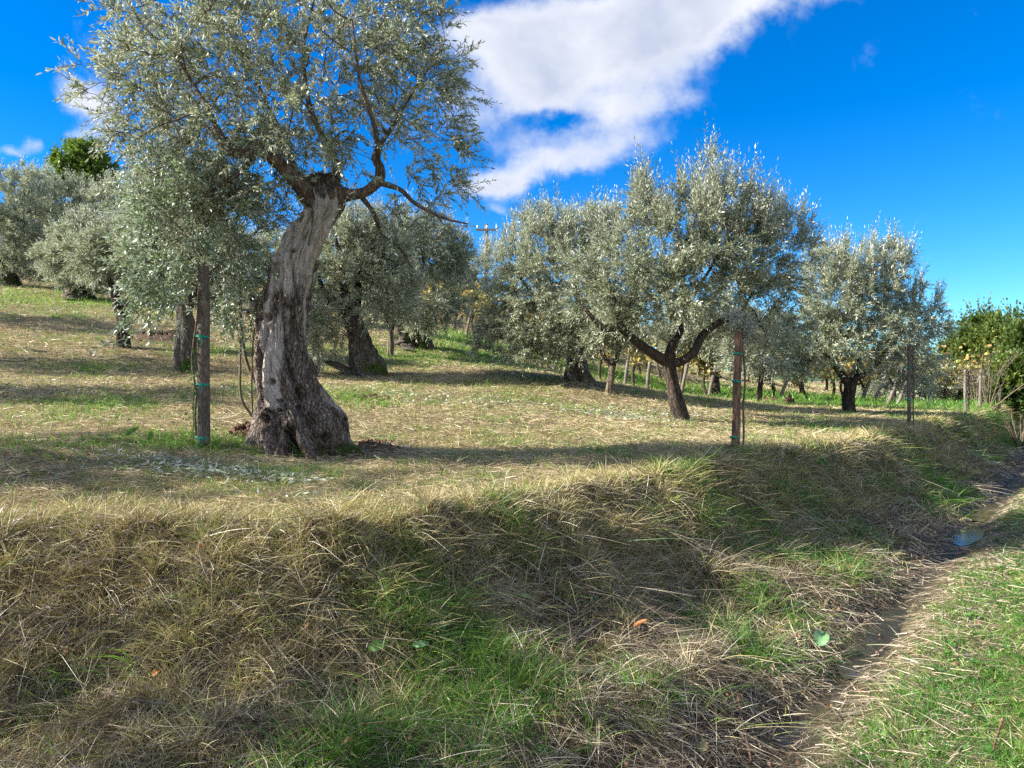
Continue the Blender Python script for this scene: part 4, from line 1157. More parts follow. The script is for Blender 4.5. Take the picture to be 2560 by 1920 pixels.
# H: the leaning dark-trunked olive right of centre
olive(1701, 1053, 11.5, 'olive with a slender dark trunk dividing low, just left of the reddish stake',
      [(1701, 1053, .115), (1690, 1000, .105), (1680, 950, .095), (1672, 910, .100), (1668, 885, .12)],
      [[(1668, 905, 0, .105), (1630, 882, -.1, .08), (1590, 855, -.2, .07), (1550, 818, -.3, .065), (1508, 820, -.4, .05), (1460, 770, -.4, .025)],
       [(1672, 895, 0, .09), (1680, 860, .1, .06), (1700, 830, .2, .05), (1715, 760, .3, .04), (1700, 640, .3, .02)],
       [(1675, 905, 0, .09), (1700, 905, -.1, .07), (1735, 880, -.1, .065), (1755, 840, 0, .06), (1800, 805, .1, .055), (1850, 780, .2, .035), (1900, 700, .3, .015)],
       [(1560, 830, -.2, .05), (1540, 780, 0, .04), (1500, 700, .2, .02)], [(1690, 800, .3, .04), (1640, 700, .5, .025), (1600, 560, .5, .01)], [(1715, 760, .3, .03), (1790, 640, .4, .02), (1800, 500, .4, .01)]],
      [(1740, 620, 0, 190, 150), (1620, 660, -.2, 150, 130), (1860, 640, .2, 160, 130), (1780, 520, 0, 120, 90), (1640, 540, 0, 90, 70), (1900, 740, .2, 130, 80), (1540, 740, -.4, 110, 80),
       (1950, 600, .3, 90, 80), (1880, 830, .6, 90, 50), (1930, 905, .9, 55, 45), (1560, 800, .6, 90, 50), (1750, 800, .9, 120, 60), (1700, 760, -.5, 140, 50), (1780, 440, 0, 40, 60), (1610, 480, 0, 35, 60), (1480, 700, -.3, 60, 70), (1960, 830, .4, 80, 40)],
      lm='olive', near=False, nsec=90, nter=560, ntwig=4400, leafL=.062, spike=.55, twigL=(.16, .40))
# F: old trunk behind, crown at left of H
olive(1444, 949, 14.5, 'old olive with a short flared trunk in the row behind the slender one',
      [(1444, 949, .25), (1442, 925, .20), (1441, 895, .16), (1440, 860, .14)],
      [[(1440, 880, 0, .13), (1400, 830, 0, .08), (1350, 760, 0, .05), (1290, 680, 0, .02)], [(1442, 880, 0, .13), (1450, 800, .2, .08), (1440, 700, .3, .05), (1450, 600, .3, .02)],
       [(1445, 880, 0, .12), (1500, 800, -.2, .07), (1540, 700, -.3, .03)], [(1400, 830, 0, .07), (1330, 830, -.4, .04), (1260, 850, -.5, .02)]],
      [(1400, 640, 0, 150, 110), (1300, 680, 0, 110, 110), (1480, 620, 0, 120, 90), (1270, 800, -.3, 85, 90), (1380, 790, -.4, 120, 90), (1470, 780, -.5, 90, 80), (1350, 560, 0, 90, 50), (1500, 560, .3, 90, 50),
       (1240, 730, -.2, 60, 110), (1400, 865, -.6, 80, 45), (1470, 850, -.7, 60, 45), (1320, 870, -.6, 70, 45), (1225, 850, -.3, 55, 35), (1380, 700, -.5, 130, 90)],
      nsec=80, nter=480, ntwig=3600, leafL=.068, bm='bark_old', spike=.45, flare=1.9, rough=.22, lobes=.2)
# G: small tree in front of F
olive(1522, 989, 13.5, 'small olive with a straight pale trunk forking low between the two bigger ones',
      [(1522, 989, .065), (1526, 950, .06), (1530, 915, .06)],
      [[(1530, 920, 0, .05), (1505, 880, 0, .035), (1490, 830, 0, .02)], [(1532, 920, 0, .045), (1550, 870, .1, .035), (1560, 820, .1, .02)]],
      [(1500, 840, 0, 50, 40), (1560, 840, .1, 50, 45), (1530, 800, 0, 60, 50)], nsec=20, nter=110, ntwig=520, leafL=.06, bm='bark_young', flare=1.3, spike=.1)
# I: olive at right
olive(2123, 1032, 15.0, 'round olive with a short dark forked trunk behind the thin second stake',
      [(2123, 1032, .115), (2122, 1000, .11), (2124, 975, .11), (2126, 955, .12)],
      [[(2124, 965, 0, .09), (2100, 930, 0, .07), (2075, 900, 0, .06), (2050, 870, 0, .04), (2010, 800, 0, .02)], [(2126, 960, 0, .09), (2140, 925, .1, .06), (2150, 860, .2, .04), (2140, 740, .3, .02)],
       [(2128, 955, 0, .07), (2160, 935, 0, .06), (2195, 905, 0, .05), (2230, 860, .1, .04), (2290, 790, .2, .02)]],
      [(2150, 760, 0, 130, 110), (2060, 770, 0, 100, 110), (2240, 780, 0, 100, 100), (2130, 680, 0, 120, 70), (2300, 830, .3, 60, 80), (2200, 860, -.3, 100, 60), (2080, 860, -.4, 90, 50), (2020, 850, 0, 70, 70),
       (2300, 920, .3, 55, 60), (2010, 900, .3, 60, 50), (2235, 930, .6, 60, 45), (2225, 660, 0, 50, 60), (2060, 660, 0, 60, 50), (2330, 790, .2, 40, 50)],
      nsec=80, nter=480, ntwig=3400, leafL=.068, spike=.5)
olive(1898, 997, 17.5, 'young olive with a thin dark trunk in the green strip right of the reddish stake',
      [(1898, 997, .06), (1900, 970, .055), (1903, 940, .05)],
      [[(1903, 945, 0, .045), (1890, 910, 0, .03), (1880, 870, 0, .02)], [(1903, 945, 0, .045), (1925, 900, 0, .03), (1940, 860, 0, .02)]],
      [(1880, 870, 0, 65, 50), (1940, 870, 0, 60, 55), (1850, 905, -.2, 50, 40), (1960, 920, 0, 40, 35), (1910, 820, 0, 70, 40)], nsec=24, nter=140, ntwig=900, leafL=.068, flare=1.2, spike=.2)
olive(1790, 988, 21, 'olive standing behind the slender dark one, seen through its fork',
      [(1790, 988, .12), (1788, 960, .11), (1786, 930, .11)],
      [[(1786, 935, 0, .09), (1740, 890, 0, .05), (1710, 850, 0, .02)], [(1786, 935, 0, .09), (1830, 890, 0, .05), (1860, 840, 0, .02)]],
      [(1770, 835, 0, 90, 55), (1690, 840, 0, 70, 48), (1850, 830, 0, 80, 52), (1790, 870, -.3, 60, 28)], nsec=50, nter=260, ntwig=1900, leafL=.08, spike=.2)
# C: mossy leaning trunk right behind the giant
olive(910, 940, 14.0, 'olive with a leaning moss covered trunk close behind the giant',
      [(920, 945, .33), (915, 915, .30), (905, 880, .23), (895, 840, .19), (880, 790, .16)],
      [[(890, 800, 0, .13), (860, 730, 0, .09), (850, 650, 0, .05), (830, 560, 0, .02)], [(885, 790, 0, .12), (900, 700, .3, .08), (930, 620, .3, .04)], [(880, 790, 0, .1), (820, 740, -.3, .06), (790, 680, -.3, .03)]],
      [(850, 660, 0, 110, 110), (930, 670, .2, 100, 110), (820, 780, -.4, 60, 90), (900, 580, 0, 90, 60), (960, 760, -.3, 60, 60), (800, 860, -.3, 35, 50), (990, 680, .3, 60, 90)],
      nsec=70, nter=380, ntwig=2700, leafL=.068, bm='bark_mossy', spike=.3, flare=1.7, rough=.25, lobes=.2)
olive(975, 893, 16.5, 'young olive with a thin straight trunk between the two old trunks',
      [(975, 893, .07), (977, 860, .065), (976, 828, .065)],
      [[(976, 835, 0, .05), (968, 800, 0, .035), (950, 740, 0, .02)], [(977, 832, 0, .05), (990, 790, 0, .035), (1000, 730, 0, .02)]],
      [(960, 760, 0, 50, 45), (1010, 760, 0, 50, 50), (985, 700, 0, 60, 50)], nsec=20, nter=120, ntwig=650, leafL=.065, bm='bark_young', flare=1.2, spike=.3)
olive(1022, 864, 18.0, 'old olive with a very broad hollow foot behind the thin young one',
      [(1024, 866, .44), (1022, 850, .42), (1015, 825, .36), (1010, 790, .28)],
      [[(1010, 800, 0, .2), (970, 740, 0, .1), (940, 660, 0, .04)], [(1012, 800, 0, .2), (1040, 730, 0, .1), (1060, 640, 0, .05)], [(1010, 800, 0, .2), (1010, 700, .4, .1), (1010, 590, .4, .04)]],
      [(1040, 640, 0, 110, 80), (1110, 680, .3, 70, 90), (960, 640, 0, 100, 80), (1050, 770, -.5, 70, 60), (1120, 770, 0, 50, 50), (1040, 580, 0, 110, 50), (1150, 640, .3, 35, 60)],
      nsec=70, nter=380, ntwig=2600, leafL=.075, bm='bark_mossy', spike=.3, flare=1.5, rough=.28, lobes=.22)
# B: the small dark forked tree at left
olive(307, 868, 15.0, 'small olive with a dark forked trunk standing left of the thick grey stake',
      [(307, 870, .13), (306, 830, .115), (308, 800, .12), (308, 780, .15)],
      [[(305, 795, 0, .11), (290, 750, 0, .09), (275, 700, 0, .05), (250, 640, 0, .02)], [(310, 795, 0, .11), (326, 755, 0, .09), (345, 700, 0, .05), (380, 640, 0, .02)]],
      [(300, 635, 0, 90, 62), (370, 650, 0, 80, 55), (235, 640, 0, 60, 55), (330, 590, 0, 80, 50)], nsec=50, nter=260, ntwig=1600, leafL=.068, spike=.3, flare=1.3)
olive(462, 846, 13.0, 'old olive right behind the thick grey stake, crown merged with the young one',
      [(462, 848, .20), (465, 820, .16), (462, 790, .14), (460, 760, .12)],
      [[(461, 775, 0, .11), (420, 720, 0, .07), (380, 650, 0, .03)], [(461, 775, 0, .11), (510, 710, 0, .07), (550, 640, 0, .03)]],
      [(430, 650, 0, 100, 70), (510, 640, 0, 100, 80), (380, 620, 0, 80, 60), (460, 580, 0, 120, 60), (560, 700, .2, 60, 50)], nsec=50, nter=260, ntwig=1800, leafL=.07, bm='bark_mossy', spike=.3, flare=1.3, rough=.15, lobes=.06)
# A
olive(195, 748, 22.0, 'olive on the slope with a broad root flare, upper left row',
      [(195, 748, .42), (192, 730, .36), (190, 705, .26), (188, 680, .2)],
      [[(188, 690, 0, .15), (160, 650, 0, .08), (150, 600, 0, .03)], [(190, 690, 0, .15), (230, 640, 0, .08), (250, 580, 0, .03)], [(189, 690, 0, .15), (200, 610, .3, .06)]],
      [(200, 620, 0, 80, 65), (260, 640, 0, 70, 60), (150, 640, 0, 50, 60), (220, 580, 0, 70, 40), (230, 700, -.4, 80, 25)], nsec=60, nter=300, ntwig=2200, leafL=.085, bm='bark_mossy', spike=.3, flare=1.9, rough=.25)
# the row behind, upper left
olive(20, 715, 25.0, 'olive at the left edge with its crown hanging over a dark hollow',
      [(20, 718, .38), (18, 690, .3), (15, 660, .22)],
      [[(15, 680, 0, .18), (-30, 600, 0, .08), (-60, 520, 0, .04)], [(16, 680, 0, .18), (50, 600, 0, .08), (80, 500, 0, .04)]],
      [(10, 520, 0, 110, 90), (90, 560, 0, 70, 80), (-40, 600, 0, 90, 80), (60, 640, -.5, 50, 45), (30, 450, .5, 90, 50), (100, 480, .5, 60, 40), (-20, 680, -.5, 60, 30), (20, 600, -.3, 90, 70), (90, 680, -.3, 50, 25)], nsec=60, nter=340, ntwig=2600, leafL=.095, bm='bark_mossy', spike=.35, flare=1.7, rough=.22)
olive(120, 705, 28.0, 'grey crowned olive in the back row below the round leafy tree',
      [(120, 708, .35), (120, 680, .28), (122, 650, .2)],
      [[(120, 670, 0, .15), (90, 590, 0, .08), (70, 500, 0, .03)], [(122, 670, 0, .15), (170, 590, 0, .08), (200, 500, 0, .03)]],
      [(130, 520, 0, 90, 70), (200, 520, 0, 80, 60), (100, 600, 0, 60, 50), (170, 590, 0, 70, 40), (130, 460, 0, 70, 30), (60, 600, 0, 60, 60), (130, 650, -.5, 60, 30)], nsec=60, nter=320, ntwig=2600, leafL=.10, bm='bark_mossy', spike=.35)
olive(330, 735, 26.0, 'broad olive behind the small forked one, its trunk hidden',
      [(330, 740, .3), (330, 700, .25), (330, 670, .2)],
      [[(330, 690, 0, .15), (290, 600, 0, .08), (270, 520, 0, .03)], [(330, 690, 0, .15), (380, 600, 0, .08), (410, 520, 0, .03)]],
      [(300, 520, 0, 90, 60), (380, 520, 0, 90, 70), (340, 600, 0, 110, 70), (450, 560, 0, 80, 80), (420, 660, 0, 80, 40)], nsec=60, nter=340, ntwig=2700, leafL=.095, spike=.3)
olive(640, 800, 22.0, 'olive glimpsed behind the suckers of the giant',
      [(640, 806, .25), (640, 780, .2), (640, 750, .17)],
      [[(640, 760, 0, .12), (590, 690, 0, .07), (560, 620, 0, .03)], [(640, 760, 0, .12), (690, 690, 0, .07), (720, 620, 0, .03)]],
      [(600, 650, 0, 100, 70), (680, 650, 0, 90, 80), (540, 680, 0, 70, 60), (760, 660, 0, 80, 80)], nsec=50, nter=280, ntwig=1900, leafL=.085, spike=.3)


# trees off the left edge whose shade falls over the foreground
def shade_tree(x, y, h0, label, r=1.6, ntw=1500):
    gz = h1(x, y); loc = (x, y, gz)
    root = empty('olive_tree', loc, label, 'tree', None)
    trunk_mesh('trunk', [(x, y, gz - .1, .2), (x, y, gz + .4, .16), (x + .1, y, gz + 1.2, .13)], M['bark_dark'], root, loc, n=40, k=24)
    L = [smooth_path(np.array([[x + .1, y, gz + 1.1, .09], [x + .5 * math.cos(a), y + .5 * math.sin(a), gz + h0 - .3, .05], [x + 1.0 * math.cos(a), y + 1.0 * math.sin(a), gz + h0 + .6, .015]]), 20) for a in (0, 1.6, 3.1, 4.7)]
    limbs_build(L, M['bark_dark'], root, loc, 8)
    foliage_tree(root, loc, L, [(x, y, gz + h0 + .4, r, r, 1.1), (x + .5, y - .3, gz + h0, r * .7, r * .7, .8)], (M['bark_dark'], M['olive_far']), nsec=50, nter=250, ntwig=ntw, leaves=14, leafL=.075, near=False)


shade_tree(-8.8, 5.2, 2.6, 'olive beyond the left edge that shades the stake', 1.4, 1500)
shade_tree(-5.6, 2.1, 2.3, 'olive beyond the left edge that shades the lower bank', 1.3, 800)
shade_tree(-3.6, .7, 2.1, 'olive beyond the left edge nearest the track', 1.3, 1200)
shade_tree(-11.0, 9.3, 2.6, 'olive beyond the left edge in the middle of the slope', 1.3, 1400)
shade_tree(-16.5, 16.5, 2.5, 'olive beyond the left edge, farthest up the slope', 1.3, 1200)
shade_tree(-12.8, 12.4, 2.5, 'olive beyond the left edge behind the others', 1.5, 1700)


# other trees
def leafy_tree(px, py, Z, label, name, mat, blobs, trunkr, top, ntwig, leafL=.12, leafW=.55, nsec=40, nter=220, group=None, twigL=(.25, .6), cat='tree', trunks=None, leaves=12, spike=0):
    b = at(px, py, Z); gz = h1(b[0], Z); loc = (b[0], Z, gz)
    root = empty(name, loc, label, cat, group)
    t = at(*top[:2], Z)
    if trunks is None: trunks = [(0, 0)]
    limbs = []
    for dx, dy in trunks:
        pts = np.array([[b[0] + dx * .3, Z + dy * .3, gz - .1, trunkr], [b[0] * .5 + t[0] * .5 + dx * .6, Z + dy * .6, (gz + t[2]) / 2, trunkr * .75], [t[0] + dx, Z + dy, t[2], trunkr * .4]])
        limbs.append(smooth_path(pts, 24))
        tb = Tubes(); tb.add(limbs[-1][:, :3], limbs[-1][:, 3], 10, .15); tb.build('trunk' if len(trunks) == 1 else 'stem', M['bark_dark'], root, loc)
    mpp = Z / F; B = []
    for x, y, dz, rx, ry in blobs:
        p = at(x, y, Z + dz); B.append((*p, rx * mpp, rx * mpp * .8, ry * mpp))
    foliage_tree(root, loc, limbs, B, (M['bark_dark'], mat), nsec=nsec, nter=nter, ntwig=ntwig, leaves=leaves, leafL=leafL, leafW=leafW, near=False, twigL=twigL, upbias=.15, droop=.1, spike=spike)
    return root


leafy_tree(225, 640, 38, 'bright green round leafy tree rising above the olive crowns at left', 'leafy_tree', M['green_tree'],
           [(200, 400, 0, 55, 45), (170, 420, 0, 36, 35), (240, 430, 0, 45, 40), (205, 370, 0, 35, 25), (205, 450, 0, 70, 30)], .22, (218, 420), 1500, leafL=.17)
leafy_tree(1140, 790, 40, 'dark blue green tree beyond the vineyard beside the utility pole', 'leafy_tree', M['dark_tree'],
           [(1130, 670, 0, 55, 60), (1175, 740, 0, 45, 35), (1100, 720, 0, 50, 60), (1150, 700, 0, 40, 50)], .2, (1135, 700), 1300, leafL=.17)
leafy_tree(1195, 785, 34, 'low yellow green bush under the utility pole', 'bush', M['green_tree'], [(1165, 770, 0, 28, 18), (1200, 765, 0, 22, 15)], .06, (1190, 770), 350, leafL=.13, nsec=10, nter=60, cat='bush')
for px, py, lb in ((70, 700, 'dark bush added to darken the hollow under the crowns at the far left edge'), (160, 698, 'dark bush added to darken the hollow between the two upper left trunks')):  # dark leaved bushes added to stand for the deep shade under the crowns
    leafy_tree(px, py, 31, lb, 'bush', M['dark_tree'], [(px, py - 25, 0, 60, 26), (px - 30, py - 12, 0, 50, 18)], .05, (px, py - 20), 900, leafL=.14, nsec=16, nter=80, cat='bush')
# the hedge closing the view at right
HD = [(2400, 1018, 27, [(2400, 900, 0, 55, 60), (2370, 950, 0, 40, 50), (2430, 860, 0, 40, 45), (2400, 985, -.3, 60, 35)], 'hedge tree with yellow topped leaves nearest the last olive'),
      (2460, 1020, 26, [(2465, 900, 0, 60, 65), (2460, 835, 0, 35, 40), (2490, 960, 0, 40, 40), (2450, 985, 0, 55, 38)], 'tall ragged hedge tree with thin shoots on its top'),
      (2530, 1024, 25, [(2535, 880, 0, 65, 60), (2520, 840, 0, 45, 35), (2550, 950, 0, 60, 55), (2530, 1000, 0, 60, 30)], 'dense dark green hedge tree near the right edge'),
      (2600, 1030, 23, [(2590, 900, 0, 70, 80), (2600, 980, 0, 70, 50)], 'hedge tree cut by the right edge'),
      (2510, 1030, 22, [(2515, 985, 0, 38, 35), (2540, 965, 0, 30, 35)], 'yellow leaved bush low in front of the hedge')]
for px, py, Z, bl, lb in HD:
    leafy_tree(px, py, Z, lb, 'hedge_tree' if 'bush' not in lb else 'bush', M['hedge'], bl, .10, (bl[0][0], bl[0][1]), 2600, leafL=.12, leafW=.6, trunks=[(-.3, 0), (.25, .2), (0, -.3)],
               group='hedge closing the right end of the terrace' if 'bush' not in lb else None, cat='tree' if 'bush' not in lb else 'bush', spike=.25)
for px, py, Z, lb in ((2250, 1010, 24, 'grey green scrub bush below the right olive'), (2330, 1012, 24, 'low grey bush between olive and hedge'), (2200, 1008, 26, 'dim scrub bush behind the leaning poles')):
    leafy_tree(px, py, Z, lb, 'bush', M['olive_far'], [(px, py - 40, 0, 55, 40), (px + 30, py - 60, .3, 40, 35)], .04, (px, py - 50), 700, leafL=.09, leafW=.3, nsec=20, nter=100, cat='bush', trunks=[(-.4, 0), (.3, .2), (0, -.3)])
# a far wooded ridge
def ridge():
    x = np.linspace(-500, 900, 240); n = len(x)
    top = 9 + 7 * fbm(x * .006, x * 0, seed=5) + 1.5 * fbm(x * .06, x * 0, seed=8) + 18 * sstep(100, 500, x)
    V = []
    for r_, (y, k) in enumerate(((380, -.4), (400, .35), (430, .75), (470, 1.0), (560, .6))):
        V.append(np.stack([x, np.full(n, y) + 12 * fbm(x * .02, x * 0 + r_, seed=11), np.maximum(top * k, -14) - 4], -1))
    V = np.array(V).reshape(-1, 3)
    i, j = np.meshgrid(np.arange(4), np.arange(n - 1), indexing='ij')
    q = np.stack([i * n + j, i * n + j + 1, (i + 1) * n + j + 1, (i + 1) * n + j], -1).reshape(-1, 4)
    m = simple('far_woods', (.07, .11, .06), .9, .5, 1.2, .1)
    tag(mesh_np('hills', V, [q], m, smooth=True), kind='structure')
ridge()


# ---- stakes with bare young trees on the brow
def bare_sapling(px, pyb, pyt, Z, label, nshoot, spread, leafy_=.3, mat='grey_leaf', curl=0.1):
    b = at(px + 10, pyb, Z); gz = h1(b[0], Z + .03); t = at(px + 8, pyt, Z); loc = (b[0], Z + .03, gz)
    root = empty('young_tree', loc, label, 'young tree', 'bare young trees tied to stakes')
    mpp = Z / F
    P = smooth_path(np.array([[b[0], Z + .03, gz - .05, .012], [b[0] + .02, Z + .03, gz * .5 + t[2] * .5, .011], [t[0], Z, t[2], .010]]), 26)
    P[:, 0] += .008 * np.sin(np.linspace(0, 14, 26))
    tb = Tubes(); tb.add(P[:, :3], P[:, 3], 7, .15); tb.build('trunk', M['bark_young'], root, loc)
    bs, ds, Ls = [], [], []
    tb = Tubes()
    for i in range(nshoot):
        j = rng.integers(18, 26); a = P[j, :3]
        d = unit(np.array([rng.normal() * spread, rng.normal() * spread, 1.0]))
        L = rng.uniform(.18, .5)
        s = np.linspace(0, 1, 8)[:, None]; c = np.array([rng.normal() * .2, rng.normal() * .2, -curl * rng.random() * 2])
        Q = a + d * L * s + c * L * s ** 2
        tb.add(Q, np.linspace(.0045, .002, 8), 5, cap=False)
        bs += [Q[2], Q[4], Q[6]]; ds += [d + rng.normal(size=3) * .5 for _ in range(3)]; Ls += [L * .5] * 3
    tb.build('branchwork', M['bark_young'], root, loc)
    bs, ds, Ls = np.array(bs), unit(np.array(ds)), np.array(Ls)
    n = int(len(bs) * 14 * leafy_)
    if n:
        k = rng.integers(0, len(bs), n); P_ = bs[k] + ds[k] * (Ls[k] * rng.random(n))[:, None]
        D = unit(ds[k] + rng.normal(size=(n, 3)) * .8 + [0, 0, -.1])
        L = rng.uniform(.04, .07, n)
        V, f, kv = leaf_mesh(P_, D, rand_dirs(n), L, L * .25)
        mesh_np('foliage', V, f, M[mat], root, rnd=np.repeat(rng.random(n), kv), loc=loc)


stake(1836, 1117, 828, 8.0, .043, 'reddish brown stake with three green ties nearest on the brow', M['stake'], (.10, .575, .81), top_px=1846, bow=False)
bare_sapling(1848, 1115, 800, 8.0, 'withered young olive with grey leaves on the reddish stake', 14, .28, .75)
stake(2272, 1064, 862, 12.0, .030, 'thin grey brown stake with two green ties, middle of the brow', M['stake_grey'], (.34, .72), top_px=2272, bow=False)
bare_sapling(2274, 1064, 880, 12.0, 'bare young tree with ascending twigs on the middle stake', 16, .30, .15)
stake(2413, 1036, 925, 17.0, .034, 'farthest small stake on the brow before the hedge', M['grey_post'], (.3,), top_px=2413, bow=False)
bare_sapling(2413, 1036, 930, 17.0, 'young tree with an arching mop of bare twigs on the far stake', 26, .9, .12, curl=.6)


def bare_shrub(px, py, Z, hpx, label, n=14):
    b = at(px, py, Z); gz = h1(b[0], Z); loc = (b[0], Z, gz); h = hpx * Z / F
    root = empty('bare_shrub', loc, label, 'shrub')
    tb = Tubes(); t2 = Tubes()
    for i in range(n):
        a = rng.normal(size=2) * .35; L = h * rng.uniform(.6, 1)
        s = np.linspace(0, 1, 9)[:, None]
        Q = np.array([b[0], Z, gz]) + np.array([a[0] * .15, a[1] * .15, 0]) + np.array([a[0], a[1], 1.0]) * L * s + rng.normal(size=3) * .05 * s ** 2
        tb.add(Q, np.linspace(.022, .005, 9), 5, cap=False)
        for k in range(5):
            c = Q[rng.integers(3, 8)]; d = unit(rng.normal(size=3) * .5 + [a[0], a[1], 1.0]); t2.add(c + d * np.linspace(0, L * .35, 5)[:, None], np.linspace(.007, .003, 5), 4, cap=False)
    tb.build('stem', M['bark_young'], root, loc); t2.build('branchwork', M['bark_young'], root, loc)


bare_shrub(2440, 1018, 22, 130, 'bare reddish shrub with many upright stems before the hedge', 18)
bare_shrub(2470, 1020, 20, 120, 'thin leafless shrub beside the far stake', 10)
bare_shrub(2556, 1040, 17, 110, 'tangle of bare twigs at the right edge above the bank', 16)
# short fence stakes at right
for px, y0, y1, Z, top, lb in ((2497, 1018, 975, 20, 2500, 'short pale stub of a post in front of the hedge'), (2451, 1018, 940, 19, 2451, 'slim pale post between the bare shrubs')):
    b = at(px, y0, Z); z0 = h1(b[0], Z); t = at(top, y1, Z); loc = (b[0], Z, z0)
    o = trunk_mesh('wooden_post', [(b[0], Z, z0 - .1, .05), (b[0] * .5 + t[0] * .5, Z, (z0 + t[2]) / 2, .036), (t[0], Z, t[2], .034)], M['grey_post'], None, None, n=24, k=12, flare=1, rough=.05, lobes=.02)
    tag(o, lb, 'post', 'short pale posts by the hedge')

# ---- utility pole
def utility():
    Z = 40; b = at(1216, 785, Z); t = at(1216, 560, Z); gz = h1(b[0], Z); loc = (b[0], Z, gz)
    root = empty('utility_pole', loc, 'tall wooden utility pole with a crossarm beyond the vineyard', 'pole')
    tb = Tubes(); tb.add(np.array([[b[0], Z, gz - .2], [b[0], Z, (gz + t[2]) / 2], [b[0], Z, t[2]]]), [.12, .10, .09], 10); tb.build('pole', M['grey_post'], root, loc)
    a = at(1190, 576, Z); c = at(1246, 576, Z)
    V, Q = [], []
    hx, hy, hz = (c[0] - a[0]) / 2, .05, .05; m = (a + c) / 2; m[1] -= .16
    pts = [[m[0] + sx * hx, m[1] + sy * hy, m[2] + sz * hz] for sx in (-1, 1) for sy in (-1, 1) for sz in (-1, 1)]
    q = np.array([[0, 1, 3, 2], [4, 6, 7, 5], [0, 4, 5, 1], [2, 3, 7, 6], [0, 2, 6, 4], [1, 5, 7, 3]])
    mesh_np('crossarm', np.array(pts), [q], M['grey_post'], root, loc=loc)
    for k in (-.85, 0, .85):
        tb = Tubes(); x = m[0] + hx * k
        tb.add(np.array([[x, m[1], m[2] + .06], [x, m[1], m[2] + .12], [x, m[1], m[2] + .17], [x, m[1], m[2] + .24]]), [.02, .055, .04, .05], 8)
        tb.build('insulator', M['shell'], root, loc)
utility()


